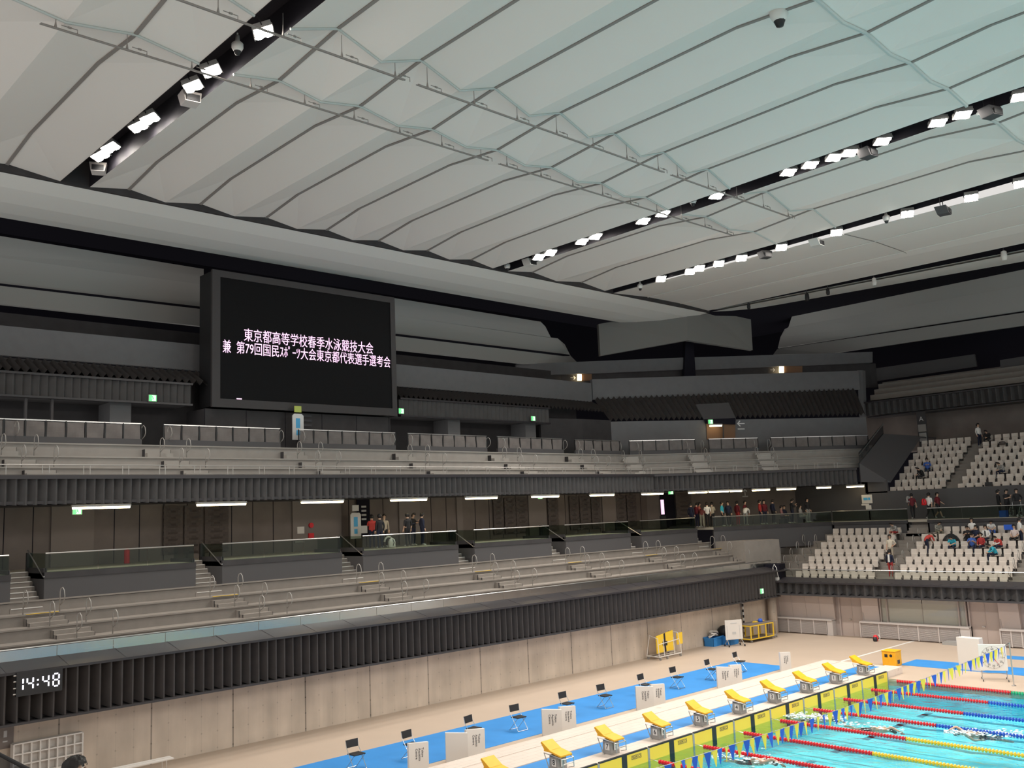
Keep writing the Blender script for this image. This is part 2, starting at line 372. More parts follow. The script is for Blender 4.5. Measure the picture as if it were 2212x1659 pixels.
mb.box((18.8, -22, 6.6), (21.4, 10.8, 6.75)); struct('floor_concourse', mb, 'concfloor')
for x0, x1 in OPEN:                                                     # stairs up through the parapet
    mb = MB()
    for s in range(8): mb.box((x0, 16.98+.27*s, 5.3), (x1, 16.98+.27*(s+1)+.02, 5.34+.176*(s+1)))
    mb.mi = 1
    for s in range(8): mb.box((x0+.04, 16.965+.27*s, 5.315+.176*(s+1)), (x1-.04, 17.01+.27*s, 5.345+.176*(s+1)))
    struct('floor_stair', mb, ['bench', 'whitep'])
for x in AIS:                                                          # half steps down the aisle
    mb = MB()
    for j, (y, z) in enumerate(((14.3, 4.51), (15.2, 4.94), (16.1, 5.34))):
        xx = x+.62*(2-j)
        b = (4.0, 4.51, 4.94)[j]
        mb.mi = 0; mb.box((xx-.6, y-.34, b), (xx+.68, y, b+(z-b)*.66)); mb.box((xx-.6, y-.68, b), (xx+.68, y-.33, b+(z-b)*.33))
        mb.mi = 1
        for sx in (.595,): mb.box((xx+sx+.08, y-.35, b+.02), (xx+sx+.092, y-.27, b+(z-b)*.64)); mb.box((xx+sx+.08, y-.69, b+.02), (xx+sx+.092, y-.61, b+(z-b)*.32)); mb.box((xx-.605, y-.33, b+.02), (xx-.595, y-.27, b+(z-b)*.64)); mb.box((xx-.605, y-.63, b+.02), (xx-.595, y-.57, b+(z-b)*.32))
    mb.mi = 2; mb.box((x-.55, 16.0, 5.345), (x+.55, 16.08, 5.352+.006))
    struct('floor_aisle_step', mb, ['bench', 'dark', 'yellow'])
# ---- corner wedge and chamfer parapet
mb = MB()
mb.extrude([(11.0, 14.2, 3.4), (13.6, 13.2, 3.4), (14.4, 14.2, 3.4), (12.4, 16.4, 3.4), (11.0, 16.6, 3.4)], (0, 0, 2.4))
struct('wall_corner_block', mb, ['bench'])
mb = MB(); mb.extrude([(10.95, 16.5, 5.2), (18.8, 12.1, 5.2), (18.9, 12.25, 5.2), (11.05, 16.65, 5.2)], (0, 0, 1.3))
mb.mi = 1; mb.extrude([(10.93, 16.47, 6.5), (18.8, 12.07, 6.5), (18.9, 12.25, 6.5), (11.05, 16.65, 6.5)], (0, 0, .25)); struct('wall_parapet', mb, ['boxgrey', 'dark'])
# ---- far (right) lower tier
RT = [(11.95, 2.9), (11.95, 3.05)]
for i in range(7):
    z = 2.98+.417*i
    RT += [(12.35+.85*i if i else 11.95, z), (12.35+.85*(i+1), z)]
RT += [(18.3, 5.9), (18.75, 5.9)]
tier('floor_far_lower_tier', RT, [lambda d: (d, 15.0), lambda d: (d, -22)], ['bench', 'benchface'])
mb = MB(); zig(mb, (11.0, 12.2), (11.0, -22), (-1, 0), 2.52, 3.32, .56, .2); struct('trim_5', mb, 'fascialit')
mb = MB(); mb.box((10.85, -22, 2.44), (12.3, 12.2, 2.53)); mb.box((11.22, -22, 2.5), (11.3, 12.2, 3.3)); struct('trim_6', mb, 'dark')
mb = MB(); mb.extrude([(10.85, 12.25, 3.28), (11.95, 12.25, 3.47), (11.95, 12.25, 3.2), (10.85, 12.25, 3.18)], (0, -34, 0)); struct('trim_7', mb, 'cap')
FAIS = (6.05, -1.75)
ys = [12.0]+[v for y in FAIS for v in (y+.65, y-.65)]+[-22]
for j in range(0, len(ys)-1, 2):
    y1, y0 = ys[j], ys[j+1]
    mb = MB(); mb.box((18.75, y0, 5.4), (18.87, y1, 6.52)); mb.mi = 1; mb.box((18.70, y0, 6.52), (18.95, y1, 6.72)); mb.mi = 0
    for y in (y0, y1-.1): mb.box((18.75, y, 5.4), (20.2, y+.1, 6.74))
    struct('wall_parapet', mb, ['boxgrey', 'dark'])
for y in FAIS:
    mb = MB()
    for i in range(7):
        z = 2.98+.417*i; mb.box((12.35+.85*i+.55, y-.65, z-.1), (12.35+.85*(i+1)+.01, y+.65, z+.21))
    for s in range(6): mb.box((18.3+.25*s, y-.65, 5.4), (18.3+.25*(s+1)+.01, y+.65, 5.69+.18*(s+1)))
    struct('floor_aisle_step', mb, ['bench'])
# ---- concourse walls and ceilings
mb = MB(); mb.box((-38, 22, 6.7), (11, 22.2, 9.5)); mb.extrude([(10.9, 22, 6.7), (21.4, 16.0, 6.7), (21.5, 16.2, 6.7), (11.0, 22.2, 6.7)], (0, 0, 2.8))
mb.mi = 1
for u0, u1 in ((110, 202), (630, 735), (860, 905), (985, 997), (1140, 1178), (1300, 1330), (1637, 1663)):
    x0 = at(u0, 1110, 1, 22)[0]; x1 = at(u1, 1110, 1, 22)[0]
    if x1 < 11: mb.box((x0, 21.9, 6.75), (x1, 22, 9.3))
mb.mi = 2
for i in range(44): mb.box((-38+i*1.12, 21.985, 6.75), (-37.97+i*1.12, 22, 9.3))
struct('wall_concourse', mb, ['concwall', 'concpale', 'black'])
mb = MB(); mb.extrude([(-38, 18.05, 9.3), (6.8, 18.05, 9.3), (20.0, 10.5, 9.3), (21.4, 10.5, 9.3), (21.4, 16.2, 9.3), (11, 22.1, 9.3), (-38, 22.1, 9.3)], (0, 0, .12)); struct('ceiling_concourse', mb, 'dark')
mb = MB(); mb.box((21.2, -22, 6.7), (21.4, 10.5, 8.7)); mb.box((21.2, 10.4, 6.7), (21.4, 16.2, 9.4)); mb.box((21.2, 9.0, 8.6), (21.4, 10.6, 9.45)); struct('wall_far_concourse', mb, 'boxgrey')
# ---- upper tier: left side, then the chamfered corner
def off(d): return [(-38, 18+d), (6.8+.266*d, 18+d), ((19+d-9.07)/.496, 10.45)]
ST = [lambda d, i=i: off(d)[i] for i in range(3)]
mb = MB(); zig(mb, (-38, 18), (6.8, 18), (0, -1), 9.27, 10.28, .36, .18, 0); zig(mb, (6.8, 18), (20.0, 10.45), (-.496, -.868), 9.27, 10.28, .36, .18, 0); struct('trim_8', mb, 'fascialit')
tier('trim_9', [(-.05, 10.26), (-.05, 10.40), (.3, 10.45), (.3, 10.3)], ST, ['cap', 'cap']); tier('trim_10', [(.2, 9.25), (.2, 10.4)], ST, ['dark', 'dark'])
tier('trim_11', [(-.04, 9.25), (.3, 9.25)], ST, ['dark', 'dark'])
tier('floor_upper_tier', [(.3, 10.38), (1.0, 10.38), (1.0, 10.78), (1.85, 10.78), (1.85, 11.29), (2.7, 11.29), (2.7, 11.9), (4.5, 11.9)], ST, ['benchup', 'benchupface'])
mb = MB()
for d, z in ((1.0, 10.78), (1.85, 11.29), (2.7, 11.9)):
    p = off(d-.06); q = off(d+.02)
    for i in (0, 1): mb.extrude([(*p[i], z-.05), (*p[i+1], z-.05), (*q[i+1], z-.05), (*q[i], z-.05)], (0, 0, .058))
struct('floor_upper_nosing', mb, 'benchup')
UOPX = [at(310+25, 950, 1, 20.7)[0], at(628, 950, 1, 20.7)[0], at(865, 960, 1, 20.7)[0], at(1068, 960, 1, 20.7)[0], at(1232, 965, 1, 20.7)[0], at(-3, 950, 1, 20.7)[0]]
for x in UOPX:
    mb = MB()
    for j, (y, b, z) in enumerate(((19.0, 10.38, 10.78), (19.85, 10.78, 11.29), (20.7, 11.29, 11.9))):
        xx = x+.5*(2-j)
        mb.mi = 0; mb.box((xx-.58, y-.3, b), (xx+.58, y, b+(z-b)*.66)); mb.box((xx-.58, y-.6, b), (xx+.58, y-.28, b+(z-b)*.33))
        mb.mi = 1
        for sx in (-.585, .575): mb.box((xx+sx, y-.31, b+.02), (xx+sx+.01, y-.01, b+(z-b)*.64))
    struct('floor_upper_aisle_step', mb, ['benchup', 'dark'])
UCH = [(1435, 1495), (1637, 1662)]      # chamfer aisles (u at front)
for u in (1363, 1505, 1650):
    mb = MB()
    for j, (d, b, z) in enumerate(((1.0, 10.38, 10.78), (1.85, 10.78, 11.29), (2.7, 11.29, 11.9))):
        c = atn(u-(j-1)*6, 985, 19+d)
        for dd, f in ((.0, .75), (.2, .5), (.4, .25)):
            p = Vector((c.x, c.y, 0))-NCH*dd
            mb.extrude([(*(p-ECH*.6)[:2], b), (*(p+ECH*.6)[:2], b), (*(p+ECH*.6-NCH*.3)[:2], b), (*(p-ECH*.6-NCH*.3)[:2], b)], (0, 0, (z-b)*f))
    struct('floor_upper_aisle_step', mb, ['stepw'])
# lower dark wall of the walkway behind the benches; canopies; recess
mb = MB(); mb.box((-38, 24.4, 11.9), (6.5, 24.6, 16)); xq = at(1188, 905, 1, 22.5)[0]; mb.extrude([(xq, 23.4, 11.9), (5.2, 22.7, 11.9), (8.05, 22.5, 11.9), (8.05, 22.7, 11.9), (5.2, 22.9, 11.9), (xq, 23.6, 11.9)], (0, 0, 2.6)); struct('wall_upper_left', mb, 'dark')
def zX(v, u, Y): return at(u, v, 1, Y)
xa = at(415, 850, 1, 22.5)[0]; xb = at(864, 880, 1, 22.5)[0]; xc = at(1188, 905, 1, 22.5)[0]
for x0, x1 in ((-38, xa), (xb, xc)):
    mb = MB(); zig(mb, (x0, 22.5), (x1, 22.5), (0, -1), 14.08, 15.0, .34, .1, 0); mb.box((x0, 22.6, 14.06), (x1, 24.5, 15.0)); mb.mi = 1; mb.box((x0, 22.42, 15.0), (x1, 24.5, 15.1)); mb.box((x0, 22.42, 14.0), (x1, 22.7, 14.09))
    struct('trim_12', mb, ['fascialit', 'cap'])
for u0, u1 in ((237, 283), (967, 993), (1134, 1156)):
    mb = MB(); x0 = at(u0, 900, 1, 23)[0]; x1 = at(u1, 900, 1, 23)[0]; mb.box((x0, 23, 11.9), (x1, 24.5, 14.05)); struct('wall_pier', mb, 'midgrey')
for u in (53, 110):
    mb = MB(); x0 = at(u, 900, 1, 22.6)[0]; mb.box((x0, 22.6, 11.9), (x0+.1, 22.75, 14.05)); struct('column_canopy', mb, 'boxgrey')
mb = MB(); mb.box((-22.4, 22.4, 11.9), (-11.3, 24.4, 13.9)); mb.mi = 1
for i in range(6): mb.box((-22.4+i*2.2, 22.385, 11.9), (-22.38+i*2.2, 22.4, 13.9))
struct('wall_screen_base', mb, ['dark', 'black'])
# corrugated underside of the top deck, parapet band, recess
def corr(mb, A0, B0, A1, B1, pitch, amp):
    A0, B0, A1, B1 = map(Vector, (A0, B0, A1, B1)); c = int((B1-A1).length/pitch)
    for i in range(c):
        for f0, f1, h0, h1 in ((i/c, (i+.5)/c, 0, amp), ((i+.5)/c, (i+1)/c, amp, 0)):
            mb.face([A0.lerp(B0, f0)+Vector((0, 0, h0)), A0.lerp(B0, f1)+Vector((0, 0, h1)), A1.lerp(B1, f1)+Vector((0, 0, h1)), A1.lerp(B1, f0)+Vector((0, 0, h0))])
def och(d): return (6.8+.266*d, 18+d), ((19+d-9.0*.868)/.496*1.0, 9.0)
def oend(d, y): return ((19+d-.868*y)/.496, y)
mb = MB(); corr(mb, (-38, 22.6, 15.05), (8.0, 22.6, 15.05), (-38, 24.4, 15.85), (8.3, 24.4, 15.85), .36, .24)
e0 = oend(4.5, 12.3); e1 = oend(6.3, 13.6)
corr(mb, (*off(4.5)[1], 14.4), (*e0, 14.5), (*off(6.3)[1], 16.15), (*e1, 16.65), .42, .26)
struct('ceiling_corrugated', mb, 'fascia')
mb = MB(); mb.extrude([(*off(4.5)[1], 11.9), (*e0, 11.9), (e0[0]+.1, e0[1]+.2, 11.9), (off(4.5)[1][0]+.1, off(4.5)[1][1]+.2, 11.9)], (0, 0, 2.5))
struct('wall_corner', mb, 'midgrey')
mb = MB(); mb.box((-38, 24.5, 16.1), (8.4, 24.7, 17.45))
e = oend(6.5, 13.5); mb.extrude([(*off(6.5)[1], 16.25), (*e, 16.8), (e[0], e[1]+.2, 16.8), (off(6.5)[1][0], off(6.5)[1][1]+.2, 16.25)], (0, 0, 1.5)); struct('wall_top_parapet', mb, 'midgrey')
mb = MB(); mb.box((-38, 24.7, 17.2), (8.4, 27.6, 17.3)); mb.box((-38, 27.5, 17.3), (8.4, 27.7, 18.7)); mb.extrude([(8.4, 27.5, 17.3), (32, 14.0, 17.3), (32.1, 14.2, 17.3), (8.5, 27.7, 17.3)], (0, 0, 2)); struct('wall_top_recess', mb, 'dark')
mb = MB()
for us in ((1115, 1482), (1497, 1885)):
    p = [atn(us[0], 787 if us[0] < 1200 else 772, 27.5), atn(us[1], 772 if us[1] < 1490 else 760, 27.5), atn(us[1], 797 if us[1] < 1490 else 783, 27.5), atn(us[0], 813 if us[0] < 1200 else 798, 27.5)]
    mb.extrude(p, NCH*.4)
struct('beam_corner', mb, 'midgrey')
p = [atn(1481, 735, 27.2), atn(1498, 735, 27.2), atn(1503, 812, 27.2), atn(1478, 812, 27.2)]; mb = MB(); mb.extrude(p, NCH*.5); struct('column_corner', mb, 'black')
# pale baffles high under the roof
def pixpoly(mb, pts, ax, th):
    P = [at(u, v, ax, w) for u, v, w in pts]; vec = Vector((0, 0, 0)); vec[ax] = th; mb.extrude(P, vec)
for nm, pts in (('C', [(-60, 500, 27), (440, 581, 27), (440, 615, 27.9), (-60, 548, 27.9)]), ('B', [(-60, 548, 27.9), (440, 615, 27.9), (440, 667, 28.6), (-60, 608, 28.6)]), ('A', [(-60, 606, 28.3), (440, 664, 28.3), (440, 705, 28.0), (-60, 650, 28.0)]),
                ('C', [(840, 642, 27), (1168, 695, 27), (1178, 705, 27.3), (1190, 729, 27.9), (840, 680, 27.9)]), ('B', [(840, 680, 27.9), (1190, 729, 27.9), (1205, 731, 28), (1220, 744, 28.3), (1232, 768, 28.6), (840, 722, 28.6)]), ('A', [(840, 719, 28.3), (1230, 766, 28.3), (1247, 783, 28), (1135, 786, 28), (840, 754, 28.0)])):
    mb = MB(); pixpoly(mb, pts, 1, .25); struct('ceiling_baffle', mb, 'baffle')
for pts in ([(1714, 673, 30), (2260, 572, 30), (2260, 608, 31), (1703, 707, 31)], [(1703, 707, 31), (2260, 608, 31), (2260, 664, 31.8), (1680, 752, 31.8), (1686, 728, 31.4), (1695, 711, 31.1)], [(1679, 754, 31.5), (2260, 668, 31.5), (2260, 696, 31), (1800, 763, 31), (1670, 766, 31)]):
    mb = MB(); pixpoly(mb, pts, 0, .25); struct('ceiling_baffle', mb, 'baffle')
mb = MB()
pixpoly(mb, [(-60, 605, 28.25), (440, 663, 28.25), (440, 668, 28.25), (-60, 610, 28.25)], 1, .04); pixpoly(mb, [(840, 719, 28.25), (1230, 766, 28.25), (1232, 771, 28.25), (840, 724, 28.25)], 1, .04); struct('trim_20', mb, 'black'); mb = MB()
p = [atn(1293, 700, 25.2), atn(1340, 691, 25.1), (atn(1400, 688, 24.9)), atn(1485, 664, 24.5), atn(1485, 735, 24.5), atn(1297, 768, 25.2)]; mb.extrude(p, NCH*.4)
p = [atn(1485, 664, 24.5), atn(1545, 682, 24.9), atn(1590, 683, 25.1), atn(1622, 690, 25.3), atn(1626, 756, 25.3), atn(1485, 735, 24.5)]; mb.extrude(p, NCH*.4)
struct('ceiling_corner_panel', mb, 'corner')
# ---- far upper stand
UT = [(21.3, 8.2), (21.3, 8.2)]
UF = [8.17+.483*i for i in range(8)]
for i, z in enumerate(UF): UT += [(21.3+.85*i, z), (21.3+.85*(i+1), z)]
tier('floor_far_upper_tier', UT+[(28.1, 11.9), (30.5, 11.9)], [lambda d: (d, 9.12), lambda d: (d, -22)], ['bench', 'benchface'])
mb = MB(); A_, B_, C_, D_, E_ = at(1857, 1001, 0, 20.2), at(1860, 1041, 0, 20.2), at(1924, 1042, 0, 21.45), at(1991, 943, 0, 27.7), at(1909, 937, 1, 10.4)
mb.extrude([A_, B_, C_], (.1, .15, 0)); mb.extrude([A_, C_, D_, E_], (.05, .15, 0)); mb.extrude([D_, E_, (E_.x+6, 10.4, E_.z), (30.5, 9.1, D_.z)], (0, 0, -.1)); struct('wall_stand_side', mb, 'boxgrey')
SIDE_TOP = (A_, E_)
mb = MB()
for i, z in enumerate(UF): mb.box((21.3+.85*i+.4, 4.75, z-.2), (21.3+.85*(i+1)+.01, 5.5, z+.24))
struct('floor_aisle_step', mb, ['benchface'])
mb = MB(); mb.box((30.5, -22, 11.8), (30.7, 10.4, 16)); mb.box((30.4, 10.2, 11.8), (33, 15, 16)); struct('wall_far_upper', mb, 'concwall')
mb = MB(); zig(mb, (28.5, 13.6), (28.5, -22), (-1, 0), 14.72, 15.72, .5, .2, 0); mb.mi = 1; mb.box((28.4, -22, 15.72), (30.5, 13.6, 15.82)); mb.box((28.8, -22, 14.6), (30.5, 13.6, 14.7)); struct('trim_13', mb, ['fascialit', 'cap'])
tier('floor_top_tier', [(28.5, 15.9), (29.2, 15.9), (29.2, 16.4), (30.0, 16.4), (30.0, 16.9), (30.8, 16.9), (30.8, 17.4), (31.6, 17.4), (31.6, 17.6), (34, 17.6)], [lambda d: (d, 13.4), lambda d: (d, 1.2)], ['bench', 'benchface'])
mb = MB(); pixpoly(mb, [(1862, 800, 32), (2105, 765, 32), (2110, 792, 32), (1862, 828, 32)], 0, .2); pixpoly(mb, [(2160, 778, 31), (2260, 762, 31), (2260, 825, 31), (2164, 836, 31)], 0, .4); struct('wall_top_parapet', mb, 'boxgrey')
mb = MB(); pixpoly(mb, [(1852, 800, 28.4), (1863, 800, 28.4), (1866, 900, 28.4), (1856, 900, 28.4)], 0, .5); struct('column_far', mb, 'midgrey')
mb = MB(); mb.box((36, -48, -1), (36.4, 33.4, 26)); mb.box((-60, 33, -1), (36.4, 33.4, 26)); mb.box((-38, 19.25, 3), (20.5, 19.4, 6.6)); mb.box((20.4, 10.3, 3), (20.6, 19.4, 6.6)); mb.box((20.0, 10.5, 9.3), (21.3, 16, 10.4)); mb.extrude([(-60, 19.3, 24.2), (16.5, 19.3, 24.2), (16.5, -48, 24.2), (36.4, -48, 24.2), (36.4, 33.4, 24.2), (-60, 33.4, 24.2)], (0, 0, .2)); struct('wall_outer_shell', mb, 'black')
# ---- far wall at deck level
mb = MB(); mb.box((12.3, -22, 0), (12.6, 13.6, 2.9)); mb.box((11.5, 12.9, 0), (12.4, 13.3, 2.6)); struct('wall_far', mb, 'farshade')
def fy(u, v=1340, X=12.1): return at(u, v, 0, X)[1]
mb = MB()
for u0, u1 in ((1659, 1805), (1865, 1901), (2160, 2204)):
    y1, y0 = fy(u0), fy(u1); mb.extrude([(12.1, y0, .95), (11.95, y0, 2.5), (12.3, y0, 2.5), (12.3, y0, .95)], (0, y1-y0, 0))
struct('wall_far_panel', mb, 'far')
mb = MB()
for i in range(1, 5):
    y = fy(1659)+(fy(1805)-fy(1659))*i/5; mb.extrude([(12.085, y, .95), (11.935, y, 2.5), (11.96, y, 2.5), (12.11, y, .95)], (0, .02, 0))
struct('trim_14', mb, 'farshade')
for n, (u0, u1, ul) in enumerate(((1655, 1803, 1790), (1862, 2097, 2075), (2162, 2290, 2280))):
    y1, y0 = fy(u0), fy(u1); ylo = fy(ul)
    mb = MB(); mb.box((11.72, y0, .88), (12.3, y1, .97)); mb.box((11.8, y0, 0), (12.3, ylo, .9)); mb.mi = 1
    mb.box((11.9, ylo, .03), (12.0, y1, .88)); mb.mi = 0
    for i in range(16): mb.box((11.84, ylo, .07+i*.05), (11.91, y1-.06, .095+i*.05))
    c = 5
    for i in range(c+1): y = ylo+(y1-ylo)*i/c; mb.box((11.80, y-.03, .03), (11.9, y+.03, .9))
    struct('trim_%d' % (15+n), mb, ['louver', 'farshade'])
for n, (u0, u1) in enumerate(((1817, 1865), (2097, 2160))):
    y1, y0 = fy(u0), fy(u1)
    mb = MB(); mb.box((12.2, y0, 0), (12.3, y1, 2.3)); mb.box((12.17, (y0+y1)/2-.01, .02), (12.21, (y0+y1)/2+.01, 2.28)); mb.mi = 1; mb.box((12.12, (y0+y1)/2+.06, .95), (12.18, (y0+y1)/2+.22, 1.0))
    mb.mi = 2; mb.box((12.05, y0-.08, 0), (12.3, y0, 2.5)); mb.box((12.05, y1, 0), (12.3, y1+.08, 2.5)); mb.box((12.1, y0, 2.3), (12.3, y1, 2.5))
    struct('door_%d' % (n+1), mb, ['fardoor', 'steel', 'farshade'])
y1, y0 = fy(1902), fy(2090)
mb = MB(); mb.box((12.24, y0, .97), (12.28, y1, 2.45)); mb.mi = 1
for y in (y0, y1-.1, y1-.5, y0+.4): mb.box((12.05, y, .97), (12.24, y+.06, 2.5))
mb.box((12.08, y0, 2.4), (12.25, y1, 2.5)); mb.box((12.2, (y0+y1)/2-.02, .97), (12.24, (y0+y1)/2+.02, 2.4)); mb.mi = 2; mb.box((12.2, y0+.45, 2.1), (12.245, y1-.5, 2.4))
mb.mi = 3; mb.face([(12.1, y0, .97), (12.1, y1, .97), (12.1, y1, 2.45), (12.1, y0, 2.45)]); mb.mi = 4; mb.box((12.23, y0+.02, .98), (12.24, y1-.02, 2.4))
struct('window_1', mb, ['far', 'farshade', 'louver', 'glassc', 'blind'])
# ---- roof soffits
mb = MB(); sec = [(19.1, 22.62), (20.0, 22.30), (21.2, 22.05), (22.3, 21.94), (23.0, 21.93)]
for (y0, z0), (y1, z1) in zip(sec, sec[1:]):
    f0 = (y0-19.1)/3.9; f1 = (y1-19.1)/3.9
    mb.face([(-60, y0, z0), (16.0-4.5*f0, y0, z0), (16.0-4.5*f1, y1, z1), (-60, y1, z1)])
    mb.face([(-60, y0, z0+.15), (16.0-4.5*f0, y0, z0+.15), (16.0-4.5*f1, y1, z1+.15), (-60, y1, z1+.15)])
struct('ceiling_soffit_left', mb, 'soffit', True)
mb = MB(); secx = [(16.35, 22.72, 22.2, 19.0), (17.5, 22.75, 22.25, 18.0), (18.8, 22.85, 22.35, 16.8), (20, 23.05, 22.4, 15.5)]
for (x0, za, zb, ya), (x1, zc, zd, yc) in zip(secx, secx[1:]):
    for h in (0, .15): mb.face([(x0, ya, za+h), (x0, -8, zb-.1+h), (x1, -8, zd-.1+h), (x1, yc, zc+h)])
struct('ceiling_soffit_right', mb, 'soffit', True)
mb = MB(); mb.box((-60, 19.0, 22.3+.3), (16, 19.35, 24.2)); struct('trim_18', mb, 'dark')
# ---- folded roof panels
DP = [(19, 22.93), (16, 23.28), (9.2, 23.37), (6.1, 23.08), (2.5, 23.42), (-5.4, 23.54), (-8.25, 23.27), (-11, 23.52), (-19.5, 23.52), (-22.3, 23.27), (-25, 23.5), (-48, 23.5)]
CP = [(19, 22.66), None, None, (6.1, 22.78), (2.5, 22.84), None, (-8.25, 23.08), None, None, (-22.3, 23.08), None, (-48, 23.08)]
RIBS = []
def bay(mb, c0, d, c1):
    RIBS.append(d)
    for c in (c0, c1):
        D = [Vector((d, y, z)) for y, z in DP]; K = {i: Vector((c, p[0], p[1])) for i, p in enumerate(CP) if p}
        for f in ((D[0], D[1], K[0]), (D[1], D[2], K[3], K[0]), (D[2], D[3], K[3]), (D[3], D[4], K[3]), (D[4], K[4], K[3]), (D[4], D[5], K[6], K[4]), (D[5], D[6], K[6]),
                  (D[6], D[7], K[6]), (D[7], D[8], K[9], K[6]), (D[8], D[9], K[9]), (D[9], D[10], K[9]), (D[10], D[11], K[11], K[9])): mb.face(f)
CRE = [-29.2, -25.9, -22.57, -19.2, -15.92, -12.65, -9.4, -6.04]; DIV = [-27.53, -24.25, -20.9, -17.5, -14.28, -11.0, -7.75]
mb = MB()
for i, d in enumerate(DIV): bay(mb, CRE[i], d, CRE[i+1])
for c0, d, c1 in ((-34.4, -32.4, -30.37), (-38.6, -36.5, -34.4), (-42.8, -40.7, -38.6), (-47, -44.9, -42.8), (-51, -49, -47), (-4.91, -2.75, -.62), (-.62, 1.74, 4.04)): bay(mb, c0, d, c1)
struct('ceiling_panels', mb, 'white')
for d in RIBS:
    mb = MB()
    for (y0, z0), (y1, z1) in zip(DP, DP[1:]):
        mb.extrude([(d-.06, y0, z0-.05), (d+.06, y0, z0-.05), (d+.06, y0, z0+.02), (d-.06, y0, z0+.02)], (0, y1-y0, z1-z0))
    struct('ceiling_rib', mb, 'seam')
for si in (3, 4, 6, 9):
    mb = MB()
    allp = []
    seqs = [[(-51, 0), (-49, 1), (-47, 0), (-44.9, 1), (-42.8, 0), (-40.7, 1), (-38.6, 0), (-36.5, 1), (-34.4, 0), (-32.4, 1), (-30.37, 0)], [(-29.2, 0)]+[q for i in range(7) for q in ((DIV[i], 1), (CRE[i+1], 0))], [(-4.91, 0), (-2.75, 1), (-.62, 0), (1.74, 1), (4.04, 0)]]
    for sq in seqs:
        pts = [(x, DP[si][0], (DP[si][1] if t else CP[si][1])-.03) for x, t in sq]; mb.tube(pts, .07 if si in (6, 9) else .045, 6)
    struct('ceiling_seam', mb, 'seamteal')
for x0, x1, n in ((-30.37, -29.2, 1), (-6.04, -4.91, 2), (4.04, 4.9, 3)):
    mb = MB()
    for a, b in zip([p for p in CP if p], [p for p in CP if p][1:]):
        for x in (x0, x1): mb.face([(x, a[0], a[1]-.02), (x, b[0], b[1]-.02), (x, b[0], 23.75), (x, a[0], 23.75)])
    mb.box((x0, -48, 23.75), (x1, 19.2, 23.85))
    struct('ceiling_slot', mb, 'slot')
mb = MB(); sm = [(4.9, 22.62), (8.6, 22.84), (12.4, 22.86), (15.85, 22.74)]
for (x0, z0), (x1, z1) in zip(sm, sm[1:]):
    mb.face([(x0, 19.1, z0), (x1, 19.1, z1), (x1, -48, z1-.35*(x1 > 15)), (x0, -48, z0)])
struct('ceiling_smooth', mb, 'white')
mb = MB(); mb.tube([(8.6, 19, 22.82), (8.6, -48, 22.82)], .025, 4); mb.tube([(12.4, 19, 22.84), (12.4, -48, 22.84)], .025, 4); struct('ceiling_fold', mb, 'soffit')
mb = MB(); mb.tube([(4.9, 2.5, 22.6), (8.6, 2.5, 22.82), (12.4, 2.5, 22.84), (15.85, 2.5, 22.7)], .025, 4); struct('ceiling_seam', mb, 'seam')
mb = MB(); mb.extrude([(15.85, 19.1, 22.9), (16.35, 19.1, 22.9), (16.35, -48, 22.4), (15.85, -48, 22.4)], (0, 0, .5)); struct('ceiling_slot', mb, 'slot')
# ================================================================== THINGS
# ---- roof: flood lights in the slots
def flood_parts(root):
    mb = MB(); mb.box((-.31, -.29, .03), (.31, .29, .2)); mb.box((-.32, -.31, .0), (.32, -.29, .08)); mb.box((-.32, .29, 0), (.32, .31, .08)); mb.build('housing', 'grey', root)
    for sx in (-.155, .155):
        for sy in (-.145, .145):
            b = MB(); b.lathe([(.05, -.012), (.135, -.01), (.142, .02)], (sx, sy, 0), 12); b.build('lens', 'flood', root)
    b = MB(); b.tube([(-.32, 0, .1), (-.35, 0, .38), (.35, 0, .38), (.32, 0, .1)], .02, 5); b.build('bracket', 'blackp', root)
S1 = [(570,72),(458,155),(418,188),(325,258),(300,275),(240,320),(218,335)]
S2 = [(1165,556),(1190,546),(1258,522),(1287,511),(1390,478),(1433,462),(1549,423),(1704,373),(1751,357),(1803,341),(1836,331),(1907,306),(2027,266),(2080,248),(2205,210)]
S3 = [(1428,603),(1491,587),(1511,580),(1553,570),(1602,558),(1688,535),(1807,503),(1960,463),(2098,428),(2205,398)]
proto = None
SPOTS = []
for lst, X, nm in ((S1, -29.8, 'widest roof slot'), (S2, -5.5, 'middle dark roof slot'), (S3, 4.5, 'outer narrow roof slot')):
    srt = sorted(lst, key=lambda p: -at(p[0], p[1], 0, X)[1])
    for i, (u, v) in enumerate(srt):
        P = at(u, v, 0, X); P.z = min(P.z, 22.95)
        lab = f'bright flood light in the {nm.split(",")[0]}, {ORD[i]} from the soffit end'
        if proto is None:
            proto = thing('flood_light', lab, 'light', P, 0, 'flood lights in the roof slots'); flood_parts(proto); r = proto
        else: r = dup(proto, lab, P)
        d = (Vector((P.x*.6-5, P.y*.75-4, 0))-P).normalized()
        r.rotation_euler = d.to_track_quat('-Z', 'Y').to_euler()
        SPOTS.append((P, d))
for i in range(3):      # floods of the same slots that hang behind the photographer's part of the hall
    for y in (-13, -16, -19, -23, -27, -31, -36, -42):
        P = Vector(((-29.8, -5.5, 4.5)[i], y, 22.7)); SPOTS.append((P, (Vector((P.x*.6-5, -18, 0))-P).normalized()))
for P, d in SPOTS:
    ld = bpy.data.lights.new('flood_beam', 'SPOT'); ld.energy = FLOOD_W; ld.color = (1, .93, .84); ld.spot_size = radians(128); ld.spot_blend = .7; ld.shadow_soft_size = .35
    lo = bpy.data.objects.new('flood_beam', ld); COL.objects.link(lo); lo.location = P+d*.5; lo.rotation_euler = d.to_track_quat('-Z', 'Y').to_euler()
